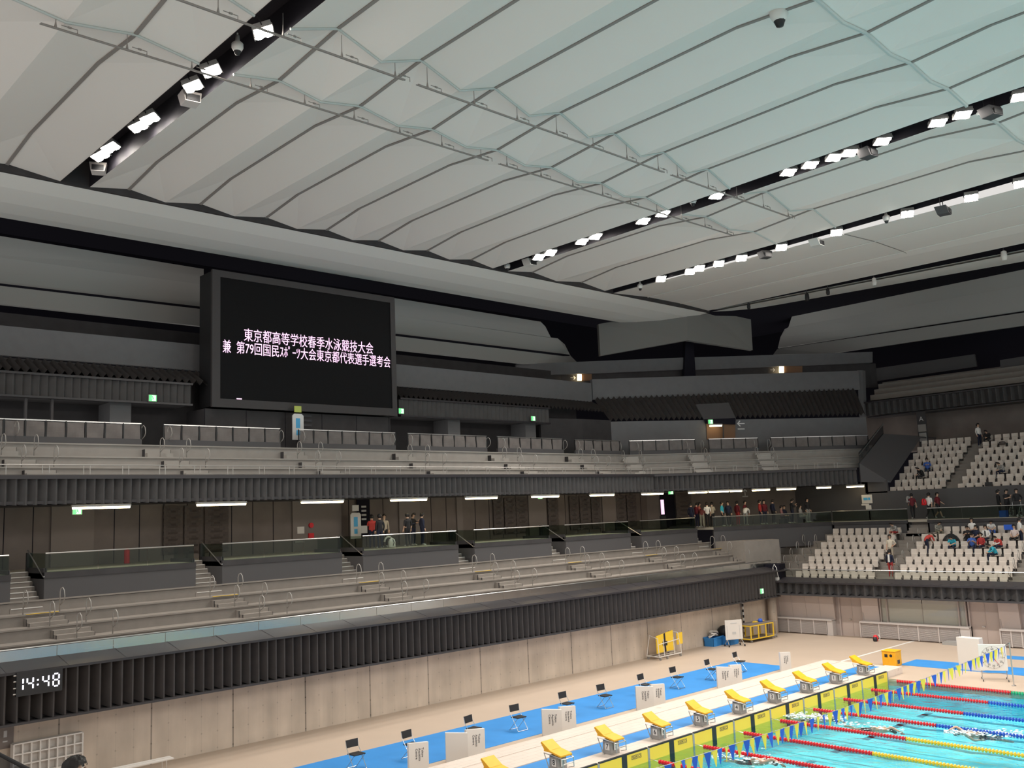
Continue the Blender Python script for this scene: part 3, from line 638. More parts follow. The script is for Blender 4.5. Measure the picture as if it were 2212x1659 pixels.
# speakers in the slots
def speaker(u, v, X, z, lab, m, s=1.0):
    P = at(u, v, 0, X); P.z -= .12; t = thing('loudspeaker', lab, 'speaker', P, random.uniform(-.5, .5), 'loudspeakers in the roof slots')
    mb = MB(); mb.extrude([(-.45*s, -.35*s, .3), (.45*s, -.35*s, .3), (.35*s, -.5*s, -.15*s), (-.35*s, -.5*s, -.15*s)], (0, .75*s, 0)); mb.build('cabinet', m, t, bevel=.02)
    mb = MB(); mb.box((-.3*s, -.52*s, -.1*s), (.3*s, -.49*s, .2*s)); mb.build('grille', 'blackp', t)
    mb = MB(); mb.tube([(-.3, 0, .2), (-.3, 0, .8)], .02, 4); mb.tube([(.3, 0, .2), (.3, 0, .8)], .02, 4); mb.build('hanger', 'blackp', t)
for u, v, X, lab, m in ((1872, 331, -5.2, 'dark loudspeaker in the middle roof slot between bright floods', 'boxgrey'), (2138, 243, -5.2, 'dark loudspeaker at the near end of the middle roof slot', 'boxgrey'), (2035, 455, 4.5, 'dark boxy loudspeaker hanging from the narrow roof slot', 'boxgrey'),
                        (1652, 550, 4.5, 'small dark loudspeaker between floods of the narrow roof slot', 'boxgrey'), (1762, 524, 4.5, 'white loudspeaker beside the narrow roof slot', 'whitep'), (410, 214, -29.5, 'pale plate-like loudspeaker in the widest slot under a pair of floods', 'louver'), (213, 364, -29.5, 'pale loudspeaker at the soffit end of the widest slot', 'louver'), (1143, 567, -5.3, 'white boxy loudspeaker at the soffit end of the middle slot', 'whitep')):
    speaker(u, v, X, 0, lab, m, .75)
def camera_thing(u, v, ax, val, lab, m='whitep', s=1.):
    P = at(u, v, ax, val); t = thing('security_camera', lab, 'camera', P, 0, None)
    mb = MB(); mb.lathe([(.0, .0), (.10*s, .02), (.15*s, .1*s), (.15*s, .22*s), (.06*s, .3*s), (.05*s, .45*s)], (0, 0, 0), 12); mb.build('housing', m, t, True)
    mb = MB(); mb.lathe([(.0, -.1*s), (.06*s, -.08*s), (.09*s, 0), (.1*s, .03)], (0, 0, 0), 10); mb.build('dome', 'blackp', t, True)
    mb = MB(); mb.tube([(0, 0, .4*s), (0, 0, .52*s)], .03, 5); mb.build('stem', m, t)
camera_thing(1684, 47, 0, -17.5, 'white dome camera hanging under a roof rib', 'whitep', 1.9)
for u, v, X, lab in ((155, 386, -29.8, 'white camera cluster at the soffit end of the widest roof slot'), (513, 112, -29.8, 'small white camera in the widest roof slot between two floods'), (1497, 441, -5.5, 'small white camera in the middle roof slot'), (1096, 581, -5.5, 'white camera cluster at the soffit end of the middle slot'), (1383, 624, 4.5, 'white camera at the soffit end of the narrow slot'), (1915, 478, 4.5, 'small white camera in the narrow slot between spaced floods')):
    camera_thing(u, v, 0, X, lab, 'whitep', 1.2)
for i, (u, v, m, s) in enumerate(((1617, 658, 'blackp', 1), (1743, 637, 'blackp', 1.2), (1788, 626, 'blackp', 1), (1888, 603, 'whitep', 1.2), (2168, 545, 'whitep', 1.4))):
    P = at(u, v, 0, 16.1); t = thing('spotlight', f'{"black" if m == "blackp" else "white"} spotlight under the thin roof slot, {ORD[i]} from the corner', 'light', P, 0, 'spotlights under the thin roof slot')
    mb = MB(); mb.lathe([(.1*s, -.35*s), (.13*s, -.2*s), (.11*s, .05), (.05, .1)], (0, 0, 0), 10); mb.build('can', m, t, True); mb = MB(); mb.tube([(0, 0, .05), (0, 0, .4)], .03, 5); mb.build('stem', 'blackp', t)
# suspended tracks
TR = [((88,48),(1055,348),6.1), ((1080,355),(1580,505),6.1), ((390,0),(875,172),2.5), ((903,180),(1435,373),2.5), ((1452,378),(1712,470),2.5)]
for i, (a, b, Y) in enumerate(TR):
    xa_, xb_ = at(*a, 1, Y)[0], at(*b, 1, Y)[0]
    if i == 2: xa_ = -36
    z = 22.48; t = thing('suspended_track', ('long thin track hung under the roof, soffit-side line, scoreboard end', 'thin track hung under the roof, soffit-side line, meeting the middle slot', 'thin track hung under the roof, pool-side line, crossing the widest slot', 'thin track hung under the roof, pool-side line, middle piece', 'short thin track hung under the roof, pool-side line, across the middle slot')[i], 'track', (xa_, Y, z), 0, 'suspended roof tracks')
    mb = MB(); mb.tube([(0, 0, 0), (xb_-xa_, 0, 0)], .032, 6); mb.tube([(0, .1, .03), (xb_-xa_, .1, .03)], .02, 5); mb.build('rail', 'seam', t)
    n = max(2, int((xb_-xa_)/1.75))
    for k in range(n):
        x = .4+(xb_-xa_-.8)*k/(n-1)
        mb = MB(); mb.tube([(x, 0, 0), (x, 0, .2), (x, .0, .75)], [.05, .015, .01], 5); mb.build('hanger', 'seam', t)
        mb = MB(); mb.tube([(x+.15, 0, .14), (x+.6, 0, .14), (x+.6, 0, 0)], .016, 4); mb.lathe([(.03, -.05), (.03, .05)], (x+.38, 0, .14), 6, 'x'); mb.build('clamp', 'seam', t)
# ---- scoreboard
sx0, sx1, sz0, sz1 = -22.2, -11.08, 13.95, 20.82
scr = thing('scoreboard', 'huge black video scoreboard with two lines of pink-white Japanese text', 'scoreboard', (0, 22, 0))
mb = MB(); mb.box((sx0+.05, .12, sz0+.05), (sx1-.05, 1.5, sz1-.05)); mb.build('cabinet', 'blackp', scr)
mb = MB(); mb.box((sx0, 0, sz0), (sx0+.42, .16, sz1)); mb.box((sx1-.32, 0, sz0), (sx1, .16, sz1)); mb.box((sx0+.42, 0, sz1-.34), (sx1-.32, .16, sz1)); mb.box((sx0+.42, 0, sz0), (sx1-.32, .16, sz0+.42)); mb.build('frame', 'frame', scr)
mb = MB(); mb.box((sx0+.42, .06, sz0+.42), (sx1-.32, .14, sz1-.34)); mb.build('display_panel', 'screen', scr)
def line_on_screen(name, body, u0, v0, u1, v1, hh):
    a, b = at(u0, v0, 1, 22), at(u1, v1, 1, 22); c = (a+b)/2
    w = b.x-a.x
    o = text(name, body, .8, 'text', scr, (c.x, .045, c.z), (pi/2, 0, 0), (w, hh), .004)
line_on_screen('display_text', '東京都高等学校春季水泳競技大会', 528, 724, 807, 751, .66)
a, b = at(482, 746, 1, 22), at(500, 748, 1, 22)
line_on_screen('display_text', '兼', 482, 747, 500, 748, .66)
line_on_screen('display_text', '第79回国民ｽﾎﾟｰﾂ大会東京都代表選手選考会', 512, 752, 844, 780, .64)
mb = MB(); a = at(517, 861, 1, 22); mb.box((a.x-.12, .03, a.z-.03), (a.x+.15, .07, a.z+.02)); mb.build('status_light', 'text', scr)
# ---- digital clock on the lower fascia
ck = thing('wall_clock', 'black digital wall clock reading 14:48 on the ribbed fascia', 'clock', at(86, 1473, 1, 11.86))
mb = MB(); mb.box((-.68, 0, -.36), (.68, .12, .36)); mb.build('case', 'blackp', ck)
SEG = {'1': 'bc', '4': 'fgbc', '8': 'abcdefg'}
def digit(mb, ch, x, w, h):
    t = .04
    R_ = {'a': (x, h, x+w, h), 'g': (x, 0, x+w, 0), 'd': (x, -h, x+w, -h), 'f': (x, 0, x, h), 'e': (x, -h, x, 0), 'b': (x+w, 0, x+w, h), 'c': (x+w, -h, x+w, 0)}
    for s in SEG[ch]:
        x0, z0, x1, z1 = R_[s]
        if z0 == z1: mb.box((x0+.03, -.015, z0-t/2), (x1-.03, 0, z0+t/2))
        else: mb.box((x0-t/2, -.015, z0+.03), (x0+t/2, 0, z1-.03))
for ch, x in zip('1448', (-.66, -.37, .09, .40)):
    mb = MB(); digit(mb, ch, x, .17, .19); mb.build('digit', 'clocktext', ck)
mb = MB(); mb.cbox((-.06, -.008, .07), (.045, .016, .045)); mb.cbox((-.06, -.008, -.07), (.045, .016, .045)); mb.build('colon', 'clocktext', ck)
mb = MB()
for z in (-.28, -.1, .1, .28): mb.lathe([(.02, -.76), (.02, -.68)], (0, .04, z), 6, 'x')
mb.build('bolt', 'steel', ck)
# ---- fluorescent tubes under the upper fascia
LP = [((155,1097),(282,1093)),((424,1089),(532,1086)),((650,1082),(742,1079)),((843,1075),(922,1073)),((1005,1071),(1074,1069)),((1148,1068),(1207,1066)),((1274,1065),(1326,1063)),((1386,1063),(1432,1061))]
LPC = [((1486,1060),(1528,1059)),((1530,1056),(1574,1055)),((1576,1058),(1603,1058)),((1624,1056),(1663,1055)),((1677,1052),(1719,1051)),((1763,1049),(1795,1048)),((1828,1046),(1866,1045))]
def tube_lamp(P, L_, rz, lab):
    t = thing('fluorescent_lamp', lab, 'light', P, rz, 'fluorescent lamps along the concourse')
    mb = MB(); mb.box((-L_/2, -.07, .03), (L_/2, .07, .13)); mb.build('batten', 'whitep', t)
    mb = MB(); mb.lathe([(.055, -L_/2+.03), (.055, L_/2-.03)], (0, 0, 0), 8, 'x'); mb.build('tube', 'tube', t)
for i, (a, b) in enumerate(LP):
    A, B = at(*a, 1, 18.35), at(*b, 1, 18.35); z = 9.13
    tube_lamp(((A.x+B.x)/2, 18.35, z), B.x-A.x, 0, f'glowing tube lamp under the straight upper tier, {ORD[i]} from the clock end')
for i, (a, b) in enumerate(LPC):
    A, B = atn(*a, 19.5), atn(*b, 19.5); c = (A+B)/2
    tube_lamp((c.x, c.y, 9.12), max(.9, (B-A).length), atan2(-.496, .868), f'glowing tube lamp under the angled corner tier, {ORD[i]} from the straight part')
# ---- exit signs
def exit_sign(P, rz, lab, w=.44, h=.36):
    t = thing('exit_sign', lab, 'sign', P, rz, 'green exit signs'); t.scale = (.8, .8, .8)
    mb = MB(); mb.box((-w/2-.02, 0, -h/2-.02), (w/2+.02, .1, h/2+.02)); mb.build('case', 'grey', t)
    mb = MB(); mb.box((-w/2, -.012, -h/2), (w/2, 0, h/2)); mb.build('face', 'exit', t)
    mb = MB(); mb.box((-.05, -.02, -.16), (.17, -.013, .16)); mb.build('doorway_symbol', 'exitw', t)
    mb = MB(); mb.lathe([(.04, -.022), (.04, -.02)], (-.02, 0, .1), 8, 'y'); mb.extrude([(-.05, -.024, .06), (.04, -.024, .05), (.05, -.024, -.04), (-.02, -.024, -.05)], (0, .004, 0)); mb.extrude([(-.02, -.024, -.04), (.04, -.024, -.04), (-.09, -.024, -.15), (-.13, -.024, -.14)], (0, .004, 0)); mb.extrude([(.01, -.024, -.04), (.05, -.024, -.04), (.10, -.024, -.14), (.06, -.024, -.14)], (0, .004, 0)); mb.build('running_figure', 'exit', t)
RC = atan2(-.496, .868)
exit_sign(at(330, 860, 1, 22.3), 0, 'green exit sign on the dark canopy beside the scoreboard, clock end')
exit_sign(at(867, 888, 1, 22.3), 0, 'green exit sign on the canopy touching the scoreboard, corner end')
exit_sign(at(1152, 904, 1, 22.3), 0, 'green exit sign at the corner end of the long canopy')
exit_sign(at(167, 1103, 1, 18.9), 0, 'green exit sign under the first concourse tube lamp')
exit_sign(at(1167, 1072, 1, 18.9), 0, 'green exit sign under a tube lamp near the draped curtains')
exit_sign(atn(1535, 911, 22.95), RC, 'green exit sign in the corner doorway of the upper tier')
exit_sign(atn(1449, 1063, 21.0), RC, 'green exit sign hanging over the dark corner doorway of the concourse')
exit_sign(at(1646, 1277, 1, 11.94), 0, 'green exit sign on the ribbed fascia above the storage corner')
# ---- benches' rails, panels
def panel_rail(P, rz, Ln, n, lab):
    t = thing('panel_railing', lab, 'railing', P, rz, 'cloth-panelled railings behind the upper benches'); p = Ln/n
    mb = MB(); mb.box((0, -.03, .68), (Ln, .03, .73)); mb.build('top_rail', 'steel', t)
    for i in range(n+1):
        b = MB(); b.box((p*i-.025, -.035, -.02), (p*i+.025, .02, .7)); b.build('post', 'blackp', t)
    for i in range(n):
        b = MB(); N_ = 6; x0, x1 = p*i+.05, p*(i+1)-.05; g = [[None]*(N_+1) for _ in range(N_+1)]
        ph = random.random()*6
        for r in range(N_+1):
            for c in range(N_+1): g[r][c] = (x0+(x1-x0)*c/N_, -.02+.02*sin(ph+3*c/N_+4*r/N_), .02+.63*r/N_)
        for r in range(N_):
            for c in range(N_): b.face([g[r][c], g[r][c+1], g[r+1][c+1], g[r+1][c]])
        b.build('cloth_panel', 'fabric', t, True)
mb = MB(); PR = [(-40, 305, 8), (353, 605, 7), (645, 853, 7), (880, 1050, 7), (1073, 1213, 6), (1240, 1336, 5)]
for i, (u0, u1, n) in enumerate(PR):
    x0, x1 = at(u0, 930, 1, 20.75)[0], at(u1, 930, 1, 20.75)[0]
    mb.box((x0, 20.7, 11.88), (x1, 20.85, 12.16)); panel_rail((x0, 20.75, 12.14), 0, x1-x0, n, f'grey cloth-panelled railing behind the upper benches, {ORD[i]} from the clock end')
for i, (u0, u1, n) in enumerate(((1358, 1500, 5), (1530, 1636, 4), (1664, 1874, 8))):
    a, b = atn(u0, 940, 21.7), atn(u1, 940, 21.7); L_ = (Vector((b.x, b.y, 0))-Vector((a.x, a.y, 0))).length
    q = [Vector((a.x, a.y, 11.88)), Vector((b.x, b.y, 11.88))]; mb.extrude([q[0], q[1], q[1]+NCH*.12, q[0]+NCH*.12], (0, 0, .3))
    panel_rail((a.x, a.y, 12.16), RC, L_, n, f'grey cloth-panelled railing on the angled corner, {("before the lit doorway", "in front of the lit doorway", "under the arrow sign, longest")[i]}')
struct('trim_19', mb, 'boxgrey')
def guard(P, rz, Ln, lab, pitch=1.55):
    t = thing('guard_rail', lab, 'railing', P, rz)
    mb = MB(); mb.tube([(0, 0, .42), (Ln, 0, .42)], .022, 6); mb.build('top_rail', 'rail', t)
    n = int(Ln/pitch)
    for i in range(n+1):
        b = MB(); b.box((i*pitch-.14, -.012, 0), (i*pitch-.11, .012, .42)); b.box((i*pitch+.11, -.012, 0), (i*pitch+.14, .012, .42)); b.box((i*pitch-.16, -.02, 0), (i*pitch+.16, .02, .03)); b.build('post', 'rail', t)
guard((-37, 18.45, 10.42), 0, 43.5, 'low steel guard rail along the front of the straight upper tier')
p0 = off(.45)[1]; guard((*p0, 10.42), RC, 15.0, 'low steel guard rail along the front of the angled upper tier')
# ---- glass balustrades
def balustrade(P, rz, Ln, n, h, lab, m='glass', stair=True, grp='glass balustrades of the concourse'):
    t = thing('glass_balustrade', lab, 'balustrade', P, rz, grp); p = Ln/n
    for i in range(n):
        b = MB(); b.box((p*i+.01, -.008, 0), (p*(i+1)-.01, .008, h)); b.build('glass_panel', m, t)
    b = MB(); b.tube([(0, 0, h), (Ln, 0, h)], .028, 6); b.build('top_rail', 'steel', t)
    if stair:
        for x, nm in ((0, 0), (Ln, 1)):
            b = MB(); b.box((x-.012, 0, 0), (x+.012, 1.9, h)); b.build('side_panel', m, t)
        b = MB(); b.tube([(-.06, 1.9, h+.12), (-.06, .0, -.15), (-.06, -.12, -.15)], .025, 6); b.build('stair_rail', 'steel', t)
        b = MB(); b.box((-.1, 1.85, -.1), (.1, 1.98, h+.02)); b.build('end_post', 'blackp', t)
    return t
for i, (x0, x1) in enumerate(SPAN):
    balustrade((x0+.05, 17.1, 6.74), 0, x1-x0-.1, 3, .70, f'steel-capped glass balustrade on the grey parapet, {ORD[i]} from the clock end')
balustrade((10.97, 16.55, 6.74), RC, 9.0, 6, .70, 'long glass balustrade on the angled corner parapet below the queue', stair=False)
for j in range(0, len(ys)-1, 2):
    balustrade((18.85, ys[j], 6.72), -pi/2, ys[j]-ys[j+1], max(2, int((ys[j]-ys[j+1])/1.8)), .74, ('glass balustrade above the corner block of lower seats', 'glass balustrade above the middle block of lower seats', 'glass balustrade beyond the second seating aisle')[j//2], stair=False)
pg = balustrade((-37.5, 13.0, 4.15), 0, 49.6, 27, .36, 'long low glass rail along the front of the lower bench tier', 'glassp', False, None)
balustrade((11.97, 12.0, 3.46), -pi/2, 33, 18, .5, 'low glass rail in front of the lower cream seats', 'glassc', False, None)
# ---- curtains on the concourse wall
CU = [(352,393,1),(397,437,1),(441,492,1),(1065,1086,1),(1089,1113,1),(1114,1139,1),(1183,1205,1),(1230,1250,1),(1252,1275,1),(1277,1296,1),(1331,1352,1),(1354,1374,1)]
def curtain(P, rz, w, h, lab):
    mb = MB(); NX, NZ = 8, 22; g = []
    for r in range(NZ+1):
        row = []
        for c in range(NX+1):
            f = c/NX; sag = .28*(1-(2*f-1)**2); z = h*r/NZ
            wv = sin((z+sag)*2*pi/.30)
            row.append((w*f, -.08-.07*wv*(.3+.7*sin(pi*f)), z))
        g.append(row)
    for r in range(NZ):
        for c in range(NX): mb.face([g[r][c], g[r][c+1], g[r+1][c+1], g[r+1][c]])
    single('curtain', lab, 'curtain', mb, 'curtain', P, rz, 'swagged curtains on the concourse wall', True)
for i, (u0, u1, k) in enumerate(CU):
    x0, x1 = at(u0, 1120, 1, 21.95)[0], at(u1, 1120, 1, 21.95)[0]
    curtain((x0, 21.95, 7.0), 0, x1-x0, 2.2, f'dark swagged curtain on the concourse wall, {ORD[i]} from the clock end')
for nm, u0 in (('dark swagged curtain beside the angled concourse doorway', 1461),):
    a = atn(u0, 1110, 24.3); curtain((a.x, a.y, 7.0), RC, 1.2, 2.2, nm)
# dark doorway and bright signboard in the chamfered corner
mb = MB(); a = atn(1428, 1110, 24.4); b = atn(1459, 1110, 24.4); mb.extrude([(a.x, a.y, 6.75), (b.x, b.y, 6.75), (b.x, b.y, 9.25), (a.x, a.y, 9.25)], NCH*.06); struct('door_3', mb, 'black')
a = atn(1431, 1098, 21.6); t = thing('sign_stand', 'lit white advertising sign on a stand in the dark corner doorway', 'sign', (a.x, a.y, 6.75), RC+.5)
mb = MB(); mb.box((-.3, -.04, 0), (.3, .04, .9)); mb.build('base', 'blackp', t); mb = MB(); mb.box((-.13, -.05, 1.0), (.13, .03, 2.0)); mb.build('sign_face', 'text', t)
# ---- posters and signs
def bottle_poster(P, rz, lab, s=1., top='poster'):
    t = thing('poster_stand', lab, 'sign', P, rz)
    mb = MB(); mb.extrude([(-.32*s, 0, .5), (.32*s, 0, .5), (.32*s, 0, 1.75*s), (.22*s, 0, 1.85*s), (-.22*s, 0, 1.85*s), (-.32*s, 0, 1.75*s)], (0, .05, 0)); mb.build('board', 'poster', t)
    mb = MB(); mb.box((-.2*s, 0, 1.93*s), (.2*s, .05, 2.25*s)); mb.build('header', top, t)
    mb = MB(); mb.box((-.13*s, -.012, 1.12*s), (.11*s, 0, 1.62*s)); mb.box((-.11*s, -.012, .75*s), (.09*s, 0, 1.0*s)); mb.build('print', 'posterb', t)
    mb = MB(); mb.box((-.03, .05, 0), (.03, .1, 1.0)); mb.box((-.25, -.1, 0), (.25, .25, .04)); mb.build('foot', 'blackp', t)
a = at(769, 1140, 1, 21.2); bottle_poster((a.x, 21.2, 6.75), 0, 'bottle-shaped white and blue poster on the concourse beside three people', 1.0)
a = at(644, 910, 1, 21.6); bottle_poster((a.x, 21.6, 11.9), 0, 'white and blue poster with lime header in front of the scoreboard base', 1.0, 'lime')
mb = MB(); a = at(662, 915, 1, 22.38)
for k in range(4): mb.box((a.x-.25, 22.36, a.z+.35-.25*k), (a.x+.3, 22.39, a.z+.47-.25*k))
single('wall_notice', 'small grey notice panel with rows of print beside the lime poster', 'sign', mb, 'text_dark')
a = at(786, 1122, 1, 21.8); mb = MB()
mb.box((-.4, 0, -.8), (.4, .06, 1.3)); mb.mi = 1
for k in range(4): mb.box((-.15, -.02, .1+.22*k), (.15, 0, .2+.22*k))
mb.mi = 2; mb.box((-.2, -.02, -.6), (.2, 0, -.2)); single('wall_notice', 'black directory panel with white sheet beside the bottle-shaped poster', 'sign', mb, ['black', 'text_grey', 'poster'], (a.x, 21.8, 8.1))
a = at(1873, 1078, 0, 21.15); t = thing('notice_board', 'white framed notice with blue print on the dark concourse wall', 'sign', a, -pi/2)
mb = MB(); mb.box((-.38, -.03, -.3), (.38, .03, .3)); mb.build('board', 'boardw', t); mb = MB(); mb.box((-.24, -.05, -.08), (.06, -.03, .1)); mb.box((.1, -.05, -.08), (.24, -.03, .1)); mb.build('print', 'posterb', t)
a = at(1872, 1095, 0, 21.15)
mb = MB(); mb.box((-.35, -.02, .1), (.2, .02, .22)); mb.box((-.05, -.03, -.18), (.35, .01, .12)); single('paper_notice', 'torn white papers taped below the framed notice', 'sign', mb, 'boardw', a, -pi/2)
a = at(1990, 905, 0, 30.4); t = thing('sign_stand', 'dark signboard with white notice behind the top row of cream seats', 'sign', (28.6, at(1990, 905, 0, 28.6)[1], 11.9), -pi/2)
mb = MB(); mb.box((-.35, 0, 0), (.35, .06, 2.7)); mb.build('panel', 'dark', t); mb = MB(); mb.box((-.3, -.02, 1.2), (.3, 0, 1.75)); mb.build('paper', 'seam', t); mb = MB(); mb.box((-.27, -.02, .45), (.27, 0, 1.1)); mb.build('lower_paper', 'grey', t)
text('heading', 'A', .5, 'text_grey', t, (0, -.02, 2.15), (pi/2, 0, 0), None, .004)
def arrow(P, rz, lab, ang, s=1.0, bar=True):
    t = thing('arrow_sign', lab, 'sign', P, rz); mb = MB()
    pts = [(-.5, .05), (.25, .05), (.02, .3), (.14, .36), (.5, 0), (.14, -.36), (.02, -.3), (.25, -.05), (-.5, -.05)]
    c, n = cos(ang), sin(ang)
    P2 = [((x*c-y*n)*s, -.015, (x*n+y*c)*s) for x, y in pts]
    b = len(mb.v); V = P2+[(x, 0, z) for x, y, z in P2]; mb._add(V, [(3, 4, 2), (4, 1, 2), (4, 5, 6), (4, 6, 7), (0, 1, 4, 7, 8)])
    mb.build('arrow', 'poster', t)
    if bar:
        mb = MB(); mb.box((-.45*s, -.015, -.72*s), (.45*s, 0, -.55*s)); mb.build('caption', 'text_grey', t)
a = atn(1600, 915, 23.45); arrow(a, RC, 'large white arrow painted beside the lit corner doorway', pi, .62)
a = atn(1609, 1063, 24.4); arrow(a, RC, 'pale upward arrow on the concourse corner wall above the queue', pi/2, .5)
a = atn(1238, 816, 27.8); arrow(a, RC, 'faint arrow beside the first lit opening under the beam', 0, .42, False)
a = atn(1669, 799, 27.8); arrow(a, RC, 'faint arrow beside the second lit opening under the beam', 0, .42, False)
# lit doorway in the upper corner, with its hood
dl = thing('doorway_vestibule', 'sloped hood and warm-lit recess of the upper corner doorway', 'doorway')
mb = MB(); p = [atn(1525, 905, 23.45), atn(1588, 905, 23.45), atn(1588, 948, 23.45), atn(1527, 950, 23.45)]; mb.extrude(p, NCH*-.03); mb.build('recess_wall', 'warm', dl)
mb = MB(); p = [atn(1503, 877, 24.0), atn(1574, 873, 24.0), atn(1590, 907, 23.3), atn(1521, 909, 23.3)]; mb.extrude(p, Vector((0, 0, .12)));
mb.extrude([atn(1574, 873, 24.0), atn(1590, 907, 23.3), atn(1588, 912, 23.5), atn(1570, 905, 24.2)], NCH*.1); mb.build('hood', 'boxgrey', dl)
mb = MB(); p = [atn(1521, 906, 23.3), atn(1588, 903, 23.3), atn(1588, 917, 23.3), atn(1523, 915, 23.3)]; mb.extrude(p, NCH*-.06); mb.build('lintel', 'black', dl)
mb = MB(); p = [atn(1561, 918, 23.2), atn(1564, 918, 23.2), atn(1564, 948, 23.2), atn(1561, 948, 23.2)]; mb.extrude(p, NCH*-.02); mb.build('door_edge', 'dark', dl)
a = atn(1546, 920, 22.9); tube_lamp(a, 1.0, RC, 'glowing orange lamp inside the upper corner doorway')
for nm, u0, u1, v in (('first', 1247, 1256, 816), ('second', 1683, 1693, 799)):
    mb = MB(); p = [atn(u0, v-7, 27.6), atn(u1, v-7, 27.6), atn(u1, v+6, 27.6), atn(u0, v+6, 27.6)]; mb.extrude(p, NCH*-.03)
    single('recess_lamp', f'warm glowing lamp in the {nm} opening under the dark beam', 'light', mb, 'tube')
    ex = 22 if nm == 'first' else 40
    mb = MB(); p = [atn(u1, v-8, 27.7), atn(u1+ex, v-8, 27.7), atn(u1+ex, v+6, 27.7), atn(u1, v+6, 27.7)]; mb.extrude(p, NCH*-.02); struct('wall_lit_recess', mb, 'warm')
# fire point on the concourse wall
a = at(660, 1148, 1, 21.9); t = thing('fire_alarm_box', 'white notice and red fire alarm on the concourse wall panel', 'alarm', a)
mb = MB(); mb.box((-.5, -.05, -.1), (-.1, 0, .25)); mb.build('notice', 'boardw', t); mb = MB(); mb.lathe([(.13, -.1), (.13, 0)], (.3, 0, .3), 12, 'y'); mb.build('alarm_disc', 'red', t); mb = MB(); mb.box((.15, -.08, -.35), (.45, 0, -.1)); mb.build('alarm_panel', 'red', t); mb = MB(); mb.box((-.65, -.06, -.55), (-.1, 0, -.45)); mb.build('plate', 'grey', t)
mb = MB(); a = at(274, 1207, 1, 21.0); mb.lathe([(.12, 0), (.12, .55), (.05, .65)], (a.x, 21, 6.75), 10); single('fire_extinguisher', 'red fire extinguisher behind the glass near the first tube lamp', 'extinguisher', mb, 'red')

t = thing('sloping_balustrade', 'dark glass rail sloping down the edge of the upper stand side wall', 'balustrade', SIDE_TOP[0]); q = SIDE_TOP[1]-SIDE_TOP[0]
b = MB(); b.extrude([(0, 0, 0), q, q+Vector((0, 0, .75)), (0, 0, .75)], (.02, .03, 0)); b.build('glass_panel', 'glassd', t); b = MB(); b.tube([(0, -.05, .62), q+Vector((0, -.05, .72))], .035, 6); b.build('hand_rail', 'steel', t)
# ---- looped handrails on the aisles
LOOP = [(0, 0, 0), (0, 0, .80), (0, -.06, .94), (0, -.18, .98), (0, -.29, .86), (0, -.34, .62), (0, -.27, .44), (0, -.02, .27)]
hp = None
def handrail(P, rz, lab, grp, s=.88):
    global hp
    if hp is None:
        mb = MB(); mb.tube(LOOP, .02, 6); hp = single('handrail', lab, 'handrail', mb, 'rail', P, rz, grp, True); o_ = hp
    else:
        o_ = hp.copy(); COL.objects.link(o_); o_.location = P; o_.rotation_euler = (0, 0, rz); o_['label'] = lab; o_['group'] = grp
    o_.scale = (s, s, s)
for i, x in enumerate(AIS):
    for j, (y, z) in enumerate(((14.3, 4.51), (15.2, 4.94), (16.1, 5.34))):
        xx = x+.62*(2-j)
        for sd in (-1, 1):
            handrail((xx+sd*.62, y+.05, z), .25, f'pale looped handrail, {ORD[i]} aisle of lower benches, {("front", "middle", "back")[j]} step, {"clock" if sd < 0 else "corner"} side', 'looped handrails on the lower bench aisles')
for i, x in enumerate(sorted(UOPX)):
    for j, (y, z) in enumerate(((19.0, 10.78), (19.85, 11.29), (20.7, 11.9))):
        xx = x+.5*(2-j)
        for sd in (-1, 1):
            handrail((xx+sd*.6, y+.05, z), .25, f'pale looped handrail, {ORD[i]} aisle of upper benches, {("front", "middle", "back")[j]} step, {"clock" if sd < 0 else "corner"} side', 'looped handrails on the upper bench aisles')
for i, u in enumerate((1363, 1505, 1650)):
    for j, (d, z) in enumerate(((1.0, 10.78), (1.85, 11.29), (2.7, 11.9))):
        c = atn(u-(j-1)*6, 985, 19+d)
        for sd in (-1, 1):
            q = Vector((c.x, c.y, 0))+ECH*.62*sd+NCH*.05
            handrail((q.x, q.y, z), RC+.25, f'pale looped handrail, {ORD[i]} aisle of angled upper benches, {("front", "middle", "back")[j]} step, {"clock" if sd < 0 else "seat"} side', 'looped handrails on the angled upper aisles')
for i, y in enumerate(FAIS):
    for r in range(6):
        for sd in (-1, 1):
            handrail((12.45+.85*(r+1), y+sd*.58, 2.98+.417*(r+1)), -pi/2, f'white looped handrail, {ORD[i]} aisle of lower seats, {ORD[r]} step up, {"pool-end" if sd < 0 else "corner"} side', 'looped handrails between the lower seats', .8)
for r in range(6):
    for sd in (0, 1):
        handrail((12.5+.85*r, 12.3+.9*sd-.02*r, 3.0+.417*r+.0), -pi/2, f'white looped handrail on the corner stair beside the seats, {ORD[r]} step, {("seat", "bench")[sd]} side', 'looped handrails on the corner stair', .9)
for u, v, h in ((1582, 1160, .5), (1671, 1158, 1.0)):
    a = atn(u, v, 20.3 if u < 1600 else 19.9); mb = MB(); w = .35 if u < 1600 else .42
    z1 = 5.95+.75; z0 = 5.9 if u < 1600 else 4.2
    mb.tube([(-w, 0, z0-5.95), (-w, 0, .75), (w, 0, .75), (w, 0, z0-5.95)], .025, 6)
    if u > 1600:
        for k in range(4): mb.tube([(-w, 0, -.2-.4*k), (w, 0, -.2-.4*k)], .018, 5)
    single('handrail', 'small square steel rail on the corner concrete block' if u < 1600 else 'tall ladder-like steel rail against the corner concrete block', 'handrail', mb, 'rail', (a.x, a.y, 5.95), RC)
